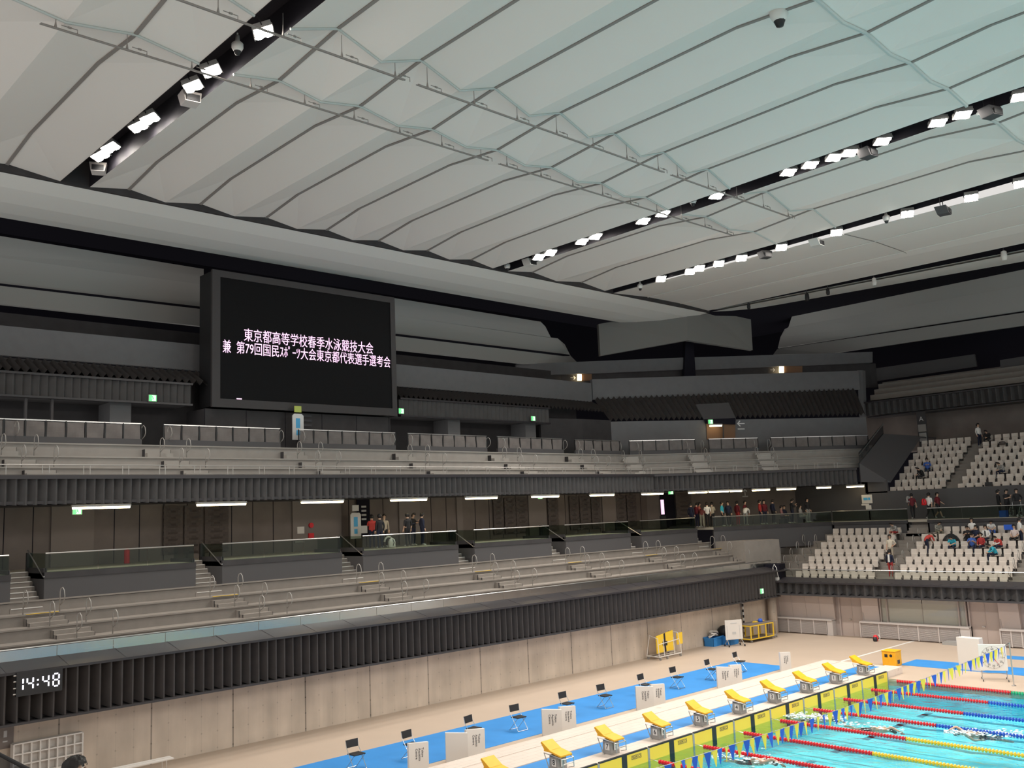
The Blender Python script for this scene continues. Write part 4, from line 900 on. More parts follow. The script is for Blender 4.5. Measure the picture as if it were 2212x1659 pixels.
mb = MB(); a = at(1683, 1232, 0, 12.5); mb.tube([(0, 0, -.5), (0, .1, .2), (0, .25, .42), (0, .36, .2), (0, .2, -.5)], .025, 6); mb.box((-.1, .0, -.6), (.1, .3, -.4)); single('handrail', 'white looped rail at the black end of the lower fascia', 'handrail', mb, 'whitep', (11.2, 12.0, 3.9), 0)
# ---- cream stadium seats
def seat_parts(t):
    b = MB(); g = []
    for r in range(5):
        z = .36+.44*r/4; x = .02+.05*(r/4); w = .205+.01*sin(pi*r/4)
        g.append([(x, -w, z), (x+.025, -w*.5, z), (x+.03, 0, z), (x+.025, w*.5, z), (x, w, z)])
    for dx in (0, .035):
        for r in range(4):
            for c in range(4): b.face([(p[0]+dx, p[1], p[2]) for p in (g[r][c], g[r][c+1], g[r+1][c+1], g[r+1][c])])
    for r in range(4):
        for c in (0, 4): b.face([g[r][c], g[r+1][c], (g[r+1][c][0]+.035, *g[r+1][c][1:]), (g[r][c][0]+.035, *g[r][c][1:])])
    for r in (0, 4):
        for c in range(4): b.face([g[r][c], g[r][c+1], (g[r][c+1][0]+.035, *g[r][c+1][1:]), (g[r][c][0]+.035, *g[r][c][1:])])
    b.build('backrest', 'seat', t, True)
    b = MB(); b.extrude([(-.06, -.19, .16), (-.03, -.2, .53), (.02, -.2, .56), (.02, -.19, .16)], (0, .39, 0)); b.build('folded_seat', 'seat', t, bevel=.015)
    b = MB(); b.box((-.02, -.05, 0), (.05, .05, .4)); b.box((0, -.24, .3), (.06, -.2, .5)); b.box((0, .2, .3), (.06, .24, .5)); b.build('bracket', 'seatdark', t)
sp = None; SEATS = {}
def seat(P, lab, grp):
    global sp
    if sp is None: sp = thing('stadium_seat', lab, 'seat', P, 0, grp); seat_parts(sp); return sp
    return dup(sp, lab, P, 0, grp)
for r in range(7):
    x = 13.0+.85*r; z = 2.98+.417*r
    n = 10 if r == 0 else 9
    for k in range(n):
        y = 11.62-.545*k-.02*r
        seat((x, y, z), f'cream folding seat, lower block by the corner, {ORD[r]} row up, {ORD[k]} from the corner stair', 'cream seats of the lower corner block')
    y0 = 5.05-.0*r
    for k in range(12):
        y = y0-.54*k
        if r == 6 and k == 0: continue
        seat((x, y, z), f'cream folding seat, lower middle block, {ORD[r]} row up, {ORD[k]} from the aisle', 'cream seats of the lower middle block')
for r in range(8):
    x = 21.7+.85*r; z = UF[r]
    for k in range(7): seat((x, 8.85-.52*k, z), f'cream folding seat, upper block by dark side wall, {ORD[r]} row up, {ORD[k]} from wall', 'cream seats of the upper corner block')
    for k in range(9): seat((x, 4.22-.555*k, z), f'cream folding seat, upper middle block, {ORD[r]} row up, {ORD[k]} from the aisle', 'cream seats of the upper middle block')
# ---- starting blocks
def block(k):
    x = -2.5*k-1.25
    t = thing('starting_block', f'amber-topped starting block numbered {k} beside the pool', 'starting block', (x, .14, .3), 0, 'starting blocks along the pool end')
    b = MB(); b.extrude([(-.2, .18, 0), (-.2, .58, 0), (-.2, .54, .46), (-.2, .2, .40)], (.4, 0, 0)); b.build('pedestal', 'grey', t, bevel=.01)
    b = MB(); b.extrude([(-.26, .0, .45), (-.26, .0, .50), (-.26, .48, .60), (-.26, .72, .60), (-.26, .72, .55), (-.26, .48, .54)], (.52, 0, 0)); b.build('platform', 'orange', t, bevel=.008)
    b = MB(); b.extrude([(-.25, .46, .60), (-.25, .82, .82), (-.25, .86, .78), (-.25, .72, .60)], (.5, 0, 0)); b.build('footrest', 'orange', t, bevel=.008)
    b = MB()
    for s in (-.27, .27): b = MB(); b.tube([(s, .45, 0), (s, .5, .05), (s, .70, .5), (s, .02, .44)], .019, 6); b.build('side_rail', 'steel', t)
    b = MB()
    for s in (-.24, .24): b.tube([(s, .12, .45), (s, -.07, .40), (s, -.07, .12), (s, .16, .06)], .016, 6)
    b.tube([(-.24, -.07, .40), (.24, -.07, .40)], .016, 6); b.tube([(-.24, -.07, .25), (.24, -.07, .25)], .016, 6); b.build('backstroke_grip', 'steel', t)
    b = MB(); b.extrude([(-.215, .26, .14), (-.215, .26, .36), (-.215, .44, .36), (-.215, .44, .14)], (.012, 0, 0)); pl = b.build('number_plate', 'whitep', t)
    text('digit', str(k), .22, 'blackp', pl, (-.222, .35, .25), (pi/2, 0, -pi/2), None, .002)
    b = MB(); b.box((-.1, .15, .14), (.1, .165, .36)); pl = b.build('front_plate', 'whitep', t); text('digit', str(k), .2, 'blackp', pl, (0, .142, .25), (pi/2, 0, 0), None, .002)
    b = MB(); b.box((-.22, .3, .42), (-.205, .5, .47)); b.build('speaker_slot', 'blackp', t)
for k in range(10): block(k)
# ---- touch pads
def touchpad(k):
    x = -2.5*k-1.25
    t = thing('touchpad', f'yellow timing touchpad on the pool wall under starting block {k}', 'touchpad', (x, -.01, 0), 0, 'yellow touchpads')
    b = MB(); b.box((-1.2, -.02, -.6), (1.2, .02, .31)); b.build('panel', 'yellow', t)
    b = MB(); b.box((-.13, -.026, -.6), (.13, .03, .325)); b.build('centre_stripe', 'blackp', t)
    b = MB(); b.box((-1.2, -.024, .285), (1.2, .05, .33)); b.build('top_edge', 'blackp', t)
    b = MB(); b.box((1.2, -.03, -.6), (1.3, .0, .30)); b.build('edge_post', 'grey', t)
    b = MB()
    for a, c in (((.36, .09), (.86, .10)), ((.36, .21), (.86, .22)), ((.36, .09), (.37, .22)), ((.85, .09), (.86, .22))): b.box((a[0], -.026, a[1]), (c[0], -.02, c[1]))
    lg = b.build('logo_border', 'print' if False else 'text_dark', t)
    text('logo_text', 'SEIKO', .12, 'text_dark', t, (.61, -.023, .155), (pi/2, 0, 0), (.44, .085), .002)
for k in range(10): touchpad(k)
# ---- lane ropes
BEAD = []
def rope(k):
    x = -2.5*k
    c2 = 'green' if k in (0, 10) else ('ylw' if k in (4, 5, 6) else 'blue')
    nm = {'green': 'green', 'ylw': 'yellow', 'blue': 'blue'}[c2]
    t = thing('lane_rope', f'red then {nm} lane rope floating {"along the far pool edge" if k == 0 else f"between the lanes of blocks {k-1} and {k}"}', 'lane rope', (x, 0, WZ+.03), 0, 'floating lane ropes')
    b = MB(); b.tube([(0, -.02, .05), (0, -.45, .02), (0, -46, .02)], .012, 5); b.build('cable', 'steel', t)
    for nm2, y0, y1, m, st in (('red_floats', -.45, -5.3, 'red', .11), ('coloured_floats', -5.3, -16, c2, .11), ('distant_floats', -16, -46, c2, .3)):
        b = MB(); y = y0; prof = []
        while y > y1:
            prof += [(.025, y), (.075, y-st*.12), (.075, y-st*.5), (.025, y-st*.62)]; y -= st
        b.lathe(prof, (0, 0, .015), 8, 'y'); b.build(nm2, m, t)
for k in range(10): rope(k)
# ---- backstroke flags
PY = -5.08
for x, lab in ((1.1, 'tall steel flag pole at the far pool edge beside the clock'), ):
    t = thing('flag_pole', lab, 'pole', (x, PY, 0)); b = MB(); b.tube([(0, 0, 0), (0, 0, 1.82)], .03, 8); b.build('pole', 'steel', t); b = MB(); b.lathe([(.09, 0), (.09, .03), (.04, .05)], (0, 0, 0), 10); b.build('base', 'steel', t); b = MB(); b.tube([(0, 0, 1.8), (-.45, 0, 1.74)], .02, 6); b.build('arm', 'steel', t)
fl = thing('flag_line', 'line of blue and yellow pennants strung across the pool lanes', 'flags', (0, PY, 0))
def sagz(x): f = (x-.65)/(-26.65); return 1.74-.35*4*f*(1-f)*.6
b = MB(); b.tube([(.65-.5*i, 0, sagz(.65-.5*i)) for i in range(54)], .008, 4); b.build('cord', 'rail', fl)
protoF = {}
x = .5; i = 0
while x > -25.5 and i < 99:
    c = 'flagy' if i % 2 else 'flagb'
    if c not in protoF:
        b = MB(); b.extrude([(-.10, 0, 0), (.10, 0, 0), (.012, 0, -.42), (-.012, 0, -.42)], (0, .006, 0)); protoF[c] = b.mesh('pennant', c)
    o_ = bpy.data.objects.new('pennant', protoF[c]); COL.objects.link(o_); o_.parent = fl; o_.location = (x, 0, sagz(x)); o_.rotation_euler = (random.uniform(-.1, .1), random.uniform(-.12, .12), random.uniform(-.9, .3))
    x -= random.choice((.25, .33, .40)); i += 1
# ---- folding chairs
def chair_parts(t):
    b = MB(); b.extrude([(-.2, .18, .60), (.2, .18, .60), (.22, .215, .82), (-.22, .215, .82)], (0, .02, 0)); b.build('backrest', 'blackp', t, bevel=.008)
    b = MB(); b.box((-.2, -.2, .42), (.2, .17, .455)); b.build('seat', 'blackp', t, bevel=.012)
    for s in (-1, 1):
        b = MB(); b.tube([(s*.215, .225, .80), (s*.215, .19, .62), (s*.215, -.22, .01)], .011, 6); b.build('front_leg', 'steel', t)
        b = MB(); b.tube([(s*.19, -.18, .43), (s*.19, .26, .01)], .011, 6); b.build('rear_leg', 'steel', t)
    b = MB(); b.tube([(-.215, -.22, .02), (.215, -.22, .02)], .009, 5); b.tube([(-.19, .25, .02), (.19, .25, .02)], .009, 5); b.build('crossbar', 'steel', t)
cp = None
for i, (u, v) in enumerate([(770,1662),(890,1640),(1024,1604),(1121,1578),(1226,1547),(1308,1529),(1395,1504),(1464,1487),(1539,1469),(1599,1451)][::-1]):
    P = at(u, v, 2, 0); P = (P.x, P.y, .012); lab = f'black folding chair with silver legs on the blue mat, {ORD[i]} from the storage corner'
    if cp is None: cp = thing('folding_chair', lab, 'chair', P, .15, 'folding chairs on the blue mat'); chair_parts(cp); cp.scale = (1.12, 1.12, 1.12)
    else: dup(cp, lab, P, random.uniform(-.05, .3))
# ---- white lettered boards between chairs and blocks
def sign_board(P, rz, lab, lettered=True):
    t = thing('lettered_board', lab, 'sign board', P, rz, 'white lettered boards on the deck')
    b = MB(); b.extrude([(-.38, 0, 0), (.38, 0, 0), (.38, 0, .88), (-.38, 0, .95)], (0, .1, 0)); b.build('board', 'boardw', t, bevel=.006)
    if lettered:
        for j, w in enumerate(('Tokyo', 'Aquatics', 'Centre')): text('lettering', w, .115, 'text_dark', t, (.14-.115*j, -.006, .74), (pi/2, pi/2, 0), None, .002, 'LEFT')
BD = [((908, 1668), 'fourth pair'), ((1049, 1650), 'x'), ((1230, 1588), 'y'), ((1409, 1530), 'z'), ((1586, 1484), 'w'), ((1699, 1450), 'v')]
names = ['single white lettered board cut off at the picture edge beside the blue mat', 'before the third chair from the clock end', 'before the fifth chair from the clock end', 'before the seventh chair from the clock end', 'before the last chairs of the row']
for i, ((u, v), _) in enumerate(BD):
    P = at(u, v, 2, 0)
    if i == 0: sign_board((P.x, 4.75, 0), -.1, names[0]); continue
    if i == 5: sign_board((P.x, 4.75, 0), -.15, 'single white lettered board at the corner end of the blue mat'); continue
    sign_board((P.x-.36, 4.78, 0), -.55, f'{"blank" if i == 1 else "lettered"} white board, clock-end half of the pair {names[i]}', i != 1)
    sign_board((P.x+.40, 4.68, 0), -.15, f'lettered white board, corner-end half of the pair {names[i]}')
# ---- far pool side: amber box, boards, pace clock
P = at(1924, 1438, 2, 0); t = thing('equipment_box', 'amber plastic equipment box with dark openings past the last block', 'box', (P.x+.2, P.y, 0), 0)
b = MB(); b.extrude([(-.34, -.34, 0), (.34, -.34, 0), (.34, .34, 0), (-.34, .34, 0)], (0, 0, .68)); b.build('body', 'orange', t, bevel=.03)
b = MB(); b.box((-.36, -.36, .68), (.36, .36, .73)); b.build('lid', 'orange', t, bevel=.02)
b = MB(); b.box((-.35, .05, .42), (-.34, .2, .56)); b.build('handle_opening', 'blackp', t); b = MB(); b.lathe([(.07, -.35), (.07, -.338)], (0, -.12, .5), 12, 'x'); b.build('round_port', 'blackp', t)
b = MB(); b.box((-.15, -.35, .1), (.1, -.34, .28)); b.build('label_patch', 'text_dark', t)
single('display_board', 'plain white upright board beside the swimming pace clock', 'board', MB().extrude([(-.06, -.55, 0), (.4, -.5, 0), (.4, .5, 0), (-.06, .55, 0)], (0, 0, 1.5)), 'boardw', (3.9, -2.25, .01), -.12, bevel=.02)
t = thing('pace_clock', 'white swimming pace clock with red hand on a wheeled frame', 'clock', (2.0, -4.0, 0), -pi/2+.45)
# dial faces local -Y
b = MB(); b.box((-.56, 0, .42), (.56, .08, 1.56)); b.build('board', 'whitep', t, bevel=.01)
b = MB(); b.lathe([(.50, -.006), (.50, .0)], (0, 0, .99), 40, 'y'); b.build('dial', 'boardw', t)
b = MB()
for i in range(60):
    a = i*pi/30; r0, r1, w = (.43, .48, .012) if i % 5 == 0 else (.46, .48, .006); c, s_ = cos(a), sin(a)
    b.face([(c*r0-s_*w, -.009, .99+s_*r0+c*w), (c*r1-s_*w, -.009, .99+s_*r1+c*w), (c*r1+s_*w, -.009, .99+s_*r1-c*w), (c*r0+s_*w, -.009, .99+s_*r0-c*w)])
b.build('tick_marks', 'text_dark', t)
for i in range(12):
    a = pi/2-i*pi/6; text('numeral', str(60 if i == 0 else i*5), .12, 'text_dark', t, (.36*cos(a), -.008, .99+.36*sin(a)), (pi/2, 0, 0), None, .001)
def hand(nm, ang, l0, l1, w, m):
    c, s_ = cos(ang), sin(ang); b = MB(); b.extrude([(c*l0-s_*w, -.014, .99+s_*l0+c*w), (c*l1, -.014, .99+s_*l1), (c*l0+s_*w, -.014, .99+s_*l0-c*w)], (0, .003, 0)); b.build(nm, m, t)
hand('red_hand', -.95, -.1, .44, .018, 'red'); hand('black_hand', 2.2, -.1, .40, .016, 'blackp')
b = MB(); b.tube([(-.5, .05, .44), (-.5, .05, .12), (-.5, -.35, .08)], .018, 6); b.tube([(.5, .05, .44), (.5, .05, .12), (.5, -.35, .08)], .018, 6); b.tube([(-.5, .05, .12), (-.5, .4, .08)], .018, 6); b.tube([(.5, .05, .12), (.5, .4, .08)], .018, 6); b.tube([(-.5, .05, .3), (.5, .05, .3)], .018, 6); b.build('stand', 'grey', t)
for x in (-.5, .5):
    for y in (-.35, .4): b = MB(); b.lathe([(.045, -.015), (.045, .015)], (x, y, .045), 10, 'x'); b.build('wheel', 'blackp', t)
# ---- storage corner on the deck
P = at(1432, 1418, 2, 0)
t = thing('panel_trolley', 'white wheeled trolley carrying yellow touchpads against the concrete wall', 'trolley', (-.35, 12.45, 0), 0)
b = MB()
for z in (.18,): b.tube([(-1.0, -.4, z), (1.0, -.4, z), (1.0, .45, z), (-1.0, .45, z), (-1.0, -.4, z)], .03, 6)
b.tube([(-1.0, -.4, .18), (-1.05, -.4, 1.15), (-1.0, .2, 1.3), (-1.0, .45, .18)], .025, 6); b.tube([(1.0, -.4, .18), (.75, -.4, 1.3), (.7, .2, 1.4), (1.0, .45, .18)], .025, 6); b.tube([(-.55, -.42, .18), (-.6, -.42, 1.1)], .022, 6); b.tube([(.35, -.42, .18), (.3, -.42, 1.1)], .022, 6); b.tube([(-1.0, -.42, .85), (.8, -.42, .95)], .02, 6); b.tube([(-1, 0, .18), (1, 0, .18)], .025, 6)
b.build('frame', 'boardw', t)
for x in (-.9, .9, -.3):
    for y in (-.4, .42): b = MB(); b.lathe([(.08, -.02), (.08, .02)], (x, y, .08), 12, 'x'); b.build('wheel', 'grey', t)
t2 = thing('touchpad', 'yellow touchpad with black cross stored upright on the trolley', 'touchpad', (-.38, 12.35, .24), -.02)
b = MB(); b.extrude([(-.72, 0, .08), (-.72, 0, 1.0), (.72, 0, 1.18), (.82, 0, .12)], (0, .06, 0)); b.build('panel', 'yellow', t2)
b = MB(); b.extrude([(-.07, -.012, .1), (.07, -.012, .1), (.03, -.012, 1.1), (-.11, -.012, 1.07)], (0, .012, 0)); b.box((-.22, -.013, .42), (.18, 0, .66)); b.build('black_cross', 'blackp', t2)
mb = MB(); mb.box((-.3, 0, 0), (.28, .05, .62)); single('touchpad', 'small plain yellow panel leaning on the trolley end', 'panel', mb, 'yellow', (.78, 12.2, .62), .1)
for i, (u, v, w, lab) in enumerate(((1545, 1395, .95, 'blue plastic crate full of white papers beside the board trolley'), (1585, 1392, 1.0, 'blue plastic crate behind the white board trolley'))):
    P = at(u, v, 2, 0); t = thing('crate', lab, 'crate', (P.x, min(P.y+.25, 12.8), 0), .05)
    b = MB()
    for s in (-1, 1): b.extrude([(s*w/2*.92, -.3, 0), (s*w/2, -.33, .5), (s*(w/2-.03), -.33, .5), (s*(w/2*.92-.03), -.3, 0)], (0, .63, 0)); b.extrude([(-w/2*.92, s*.3, 0), (w/2*.92, s*.3, 0), (w/2, s*.33, .5), (-w/2, s*.33, .5)], (0, -s*.03, 0))
    b.box((-w/2*.92, -.3, 0), (w/2*.92, .3, .03)); b.build('shell', 'bluemat', t)
    b = MB(); b.box((-w/2-.03, -.36, .46), (w/2+.03, -.32, .51)); b.box((-w/2-.03, .32, .46), (w/2+.03, .36, .51)); b.build('rim', 'bluemat', t)
    if i == 0:
        for j in range(5):
            m2 = MB(); m2.box((-.22, -.17, 0), (.22, .17, .05)); o_ = single('paper_bundle', f'white bundle in the open blue crate, {ORD[j]} from the wall', 'paper', m2, 'boardw', (P.x-.25+.13*j, min(P.y+.25, 12.8)-.05+.03*j, .52+.05*j), .4*j, 'white bundles in the blue crate'); o_.rotation_euler = (.25*(j-2), .3*(j % 3-1), .5*j)
P = at(1562, 1372, 1, 12.9); mb = MB(); mb.lathe([(.25, 0), (.42, .15), (.4, .45), (.22, .65), (.08, .7)], (0, 0, 0), 12); single('cloth_bag', 'dark bag slumped behind the blue crates', 'bag', mb, 'blackp', (P.x, 12.8, .35), 0, None, True)
P = at(1577, 1395, 2, 0)
t = thing('whiteboard', 'white board with dark marks standing on a wheeled base by the crates', 'board', (P.x+.0, P.y-.35, 0), -.5)
b = MB(); b.box((-.55, 0, .38), (.55, .06, 1.5)); b.build('board', 'boardw', t, bevel=.02)
b = MB(); b.box((-.2, -.01, 1.3), (.2, 0, 1.34)); b.box((-.12, -.01, .68), (.12, 0, .82)); b.box((.35, -.01, .5), (.37, 0, 1.2)); b.box((-.45, -.01, .5), (-.43, 0, 1.2)); b.build('marks', 'text_grey', t)
b = MB(); b.tube([(-.45, .03, .4), (-.5, -.25, .08)], .02, 5); b.tube([(.45, .03, .4), (.5, -.25, .08)], .02, 5); b.tube([(-.45, .03, .4), (-.5, .3, .08)], .02, 5); b.tube([(.45, .03, .4), (.5, .3, .08)], .02, 5); b.build('stand', 'grey', t)
for x in (-.5, .5):
    for y in (-.25, .3): b = MB(); b.lathe([(.06, -.02), (.06, .02)], (x, y, .06), 10, 'x'); b.build('caster', 'blackp', t)
A = at(1612, 1389, 2, 0); B = at(1655, 1379, 2, 0)
t = thing('cage_trolley', 'yellow-framed table trolley with brown top in the storage corner', 'trolley', ((A.x+B.x)/2+.2, 11.9, 0), -.05)
L_ = 2.3; b = MB(); b.box((-L_/2, -.5, .98), (L_/2, .5, 1.04)); b.build('top', 'concpale', t)
b = MB()
for x in (-L_/2, -.38, .38, L_/2):
    for y in (-.48, .48): b.box((x-.03, y-.03, .16), (x+.03, y+.03, .98))
for z in (.16, .93):
    for y in (-.48, .48): b.box((-L_/2, y-.03, z), (L_/2, y+.03, z+.06))
    for x in (-L_/2, L_/2): b.box((x-.03, -.48, z), (x+.03, .48, z+.06))
b.build('frame', 'yellow', t)
b = MB(); b.box((-L_/2, -.47, .18), (L_/2, .47, .21)); b.build('shelf', 'concpale', t)
for x in (-1.05, 1.05):
    for y in (-.42, .42): b = MB(); b.lathe([(.07, -.02), (.07, .02)], (x, y, .08), 10, 'x'); b.build('caster', 'grey', t)
tx, ty = t.location.x, t.location.y
mb = MB(); mb.lathe([(.13, 0), (.15, .1), (.08, .2)], (0, 0, 0), 10); single('blue_bundle', 'blue bundle lying on the yellow trolley top', 'bundle', mb, 'flagb', (tx+.45, ty-.1, 1.04), 0, None, True)
for j, dx in enumerate((.75, .05)):
    mb = MB(); mb.tube([(.17*cos(a*pi/6), .17*sin(a*pi/6), .03+.02*sin(a)) for a in range(13)], .025, 6); single('hose_coil', ('yellow coil beside the blue bundle on the trolley', 'yellow coil nearer the white board on the trolley top')[j], 'coil', mb, 'ylw', (tx+dx, ty, 1.04), 0, None, True)
mb = MB(); mb.box((-.2, -.3, .1), (.2, .3, .14)); mb.tube([(.2, -.25, .1), (.3, -.25, .95), (.3, .25, .95), (.2, .25, .1)], .02, 5)
for x in (-.15, .15):
    for y in (-.25, .25): mb.lathe([(.05, -.02), (.05, .02)], (x, y, .05), 8, 'y')
single('hand_cart', 'small dark hand cart at the end of the yellow trolley', 'cart', mb, 'grey', (tx+1.65, ty-.1, 0), .3)
t = thing('backpack', 'small red and black backpack on the floor by the louvred wall', 'bag', at(1892, 1385, 2, 0), .6)
b = MB(); b.lathe([(.09, 0), (.14, .05), (.15, .18), (.10, .32), (.03, .36)], (0, 0, 0), 10); b.build('body', 'red', t, True); b = MB(); b.lathe([(.1, 0), (.13, .1), (.1, .25)], (-.14, .05, 0), 8); b.build('pocket', 'blackp', t, True); b = MB(); b.tube([(-.05, -.2, .08), (-.08, -.24, .22), (-.03, -.16, .38)], .02, 5); b.build('strap', 'whitep', t)
mb = MB(); mb.box((-.35, -.6, 0), (.15, .6, .16)); mb.box((-.3, -.5, .16), (.1, .5, .2)); single('grey_case', 'low grey case on the floor under the louvres beyond the window', 'case', mb, 'grey', (11.55, at(2064, 1394, 0, 11.5)[1], 0), 0)
# column, stickers in the corner under the fascia
mb = MB(); mb.lathe([(.28, 0), (.28, 2.45)], (0, 0, 0), 16); o_ = mb.build('column_deck', 'concrete', None, True, 0, (11.4, 12.75, 0)); o_['kind'] = 'structure'
mb = MB(); mb.box((-.1, -.03, 0), (.1, 0, .32)); mb.box((-.12, -.02, .5), (.12, 0, .8)); single('wall_phone', 'two small dark boxes on the concrete wall above the yellow trolley', 'box', mb, 'grey', (at(1601, 1315, 1, 13.19).x, 13.19, 1.35), 0)
t = thing('barrier_pole', 'striped pole leaning upright at the concrete wall behind the trolley', 'pole', (at(1608, 1340, 1, 13.0).x, 13.05, 0)); 
b = MB(); b.tube([(0, 0, 0), (0, 0, 2.2)], .05, 8); b.build('shaft', 'whitep', t)
for k in range(6): b = MB(); b.tube([(0, 0, .2+.34*k), (0, 0, .36+.34*k)], .053, 8); b.build('stripe', 'blackp', t)
# ---- near end of the deck: lattice shelf, bench, wall sign
x0 = -33.3; t = thing('lattice_rack', 'white grid rack standing against the concrete wall under the clock', 'rack', (x0, 12.7, 0)); b = MB()
W_, Hh = 2.1, 1.6
for i in range(9): b.box((W_*i/8-.02, 0, 0), (W_*i/8+.02, .3, Hh))
for j in range(6): b.box((.01, .006, Hh*j/5-.02 if j else 0), (W_-.01, .29, Hh*j/5+.02))
b.build('grid', 'boardw', t); b = MB(); b.box((0, .2, 0), (W_, .23, Hh)); b.build('back', 'boardw', t)
t = thing('bench', 'long white bench on the deck at the foot of the concrete wall', 'bench', (-29.6, 11.75, 0), 0); b = MB(); b.box((-1.05, -.2, .42), (1.0, -.02, .46)); b.box((-1.05, .02, .42), (1.0, .2, .46)); b.build('seat', 'boardw', t)
for x in (-.8, .75): b = MB(); b.tube([(x, -.18, 0), (x, -.18, .42), (x, .18, .42), (x, .18, 0)], .02, 6); b.build('leg', 'steel', t)
mb = MB(); mb.box((-.35, 0, -.4), (.3, .03, .4)); mb.mi = 1; mb.box((-.02, -.01, -.2), (.12, 0, -.16)); mb.box((.0, -.01, -.05), (.1, 0, .15)); a = at(8, 1590, 1, 13.15); single('wall_sign', 'dark wall sign with pale marks at the picture edge below the fascia', 'sign', mb, ['concpale', 'text_grey'], (a.x, 13.17, a.z))
# ---- the photographer's own stand at the bottom corner: rail glass and a spectator
mb = MB()
for i, (x, z) in enumerate(((-38.6, 3.4), (-39.6, 4.0), (-40.5, 4.55), (-41.6, 5.0), (-42.6, 5.5))): mb.box((x-1.1, -30, z-1.5), (x, 8, z))
struct('floor_near_tier', mb, 'bench')
mb = MB(); mb.box((-38.6, -30, 1.5), (-37.9, 8, 3.6)); struct('wall_near_fascia', mb, 'fascia')
t = thing('glass_balustrade', 'dark steel-capped glass rail crossing the bottom corner beside a spectator', 'balustrade', (-38.2, -30, 3.6), pi/2)
b = MB(); b.tube([(0, 0, 1.08), (38, 0, 1.08)], .03, 8); b.build('top_rail', 'blackp', t)
for i in range(20): b = MB(); b.box((1.9*i+.01, -.01, 0), (1.9*i+1.89, .01, 1.06)); b.build('glass_panel', 'glassd', t)
# ================================================================== PEOPLE
def V3(*a): return Vector(a)
def pose(kind):
    J = dict(pelvis=V3(0, .0, .93), chest=V3(0, .01, 1.22), neck=V3(0, .02, 1.43), hb=V3(0, -.0, 1.52), ht=V3(0, -.02, 1.66))
    lim = {}
    for s, n in ((-1, 'L'), (1, 'R')):
        lim.update({'sh'+n: V3(s*.165, .02, 1.36), 'el'+n: V3(s*.225, .05, 1.10), 'wr'+n: V3(s*.225, -.04, .87), 'hp'+n: V3(s*.085, 0, .88), 'kn'+n: V3(s*.095, -.02, .49), 'an'+n: V3(s*.10, .03, .09), 'to'+n: V3(s*.12, -.15, .04)})
    J.update(lim)
    if kind == 'phone': J['elR'] = V3(.2, -.08, 1.14); J['wrR'] = V3(.09, -.28, 1.28); J['elL'] = V3(-.2, -.06, 1.12); J['wrL'] = V3(-.05, -.27, 1.18); J['hb'].y -= .03; J['ht'].y -= .07
    if kind == 'akimbo': J['elR'] = V3(.33, .06, 1.14); J['wrR'] = V3(.17, -.06, 1.0)
    if kind == 'walk':
        J['knL'] = V3(-.09, -.16, .51); J['anL'] = V3(-.09, -.30, .10); J['toL'] = V3(-.09, -.47, .08); J['knR'] = V3(.09, .04, .48); J['anR'] = V3(.09, .33, .17); J['toR'] = V3(.10, .22, .04)
        J['wrL'] = V3(-.23, .10, .90); J['wrR'] = V3(.21, -.22, .98); J['elR'] = V3(.22, -.02, 1.1)
    if kind in ('sit', 'slump', 'read'):
        dz = .46-.93; 
        for k in ('pelvis', 'chest', 'neck', 'hb', 'ht', 'shL', 'shR', 'elL', 'elR', 'hpL', 'hpR'): J[k] = J[k]+V3(0, 0, dz+.03)
        for s, n in ((-1, 'L'), (1, 'R')):
            J['kn'+n] = V3(s*.13, -.44, .50); J['an'+n] = V3(s*.13, -.42, .09); J['to'+n] = V3(s*.14, -.60, .04); J['wr'+n] = V3(s*.10, -.24, .56); J['el'+n] = V3(s*.23, -.02, .68)
        if kind == 'slump':
            for k, f in (('chest', .12), ('neck', .26), ('shL', .22), ('shR', .22), ('hb', .34), ('ht', .44)): J[k].y -= f; J[k].z -= f*.35
            for n in 'LR': J['el'+n].y -= .22; J['wr'+n] = V3(.05*(-1 if n == 'L' else 1), -.45, .58)
        if kind == 'read': J['wrL'].z += .2; J['wrR'].z += .2; J['ht'].y -= .08
    if kind == 'bend':
        J['chest'] = V3(0, -.18, 1.10); J['neck'] = V3(0, -.38, 1.16); J['hb'] = V3(0, -.46, 1.18); J['ht'] = V3(0, -.59, 1.13)
        for s, n in ((-1, 'L'), (1, 'R')): J['sh'+n] = V3(s*.165, -.33, 1.12); J['el'+n] = V3(s*.19, -.42, .88); J['wr'+n] = V3(s*.12, -.52, .68); J['kn'+n].y = -.06
    if kind == 'prone':
        J = dict(pelvis=V3(0, .25, -.02), chest=V3(0, -.08, .03), neck=V3(0, -.30, .04), hb=V3(0, -.40, .05), ht=V3(0, -.54, .04))
        for s, n in ((-1, 'L'), (1, 'R')):
            J.update({'sh'+n: V3(s*.18, -.22, .04), 'hp'+n: V3(s*.09, .32, -.03), 'kn'+n: V3(s*.10, .72, -.06), 'an'+n: V3(s*.10, 1.12, -.03-.08*s), 'to'+n: V3(s*.10, 1.30, -.05-.08*s)})
        J['elL'] = V3(-.22, -.52, .22); J['wrL'] = V3(-.16, -.80, .06); J['elR'] = V3(.25, .05, -.12); J['wrR'] = V3(.18, .28, -.1)
    return J
RAD = dict(pelvis=.145, chest=.150, neck=.058, hb=.082, ht=.078, sh=.068, el=.045, wr=.032, hp=.095, kn=.060, an=.042, to=.036)
BON = [('pelvis', 'chest', 1), ('chest', 'neck', 1), ('neck', 'hb', 0), ('hb', 'ht', 0)]
for n in 'LR': BON += [('chest', 'sh'+n, 1), ('sh'+n, 'el'+n, 1), ('el'+n, 'wr'+n, 2), ('pelvis', 'hp'+n, 3), ('hp'+n, 'kn'+n, 3), ('kn'+n, 'an'+n, 4), ('an'+n, 'to'+n, 5)]
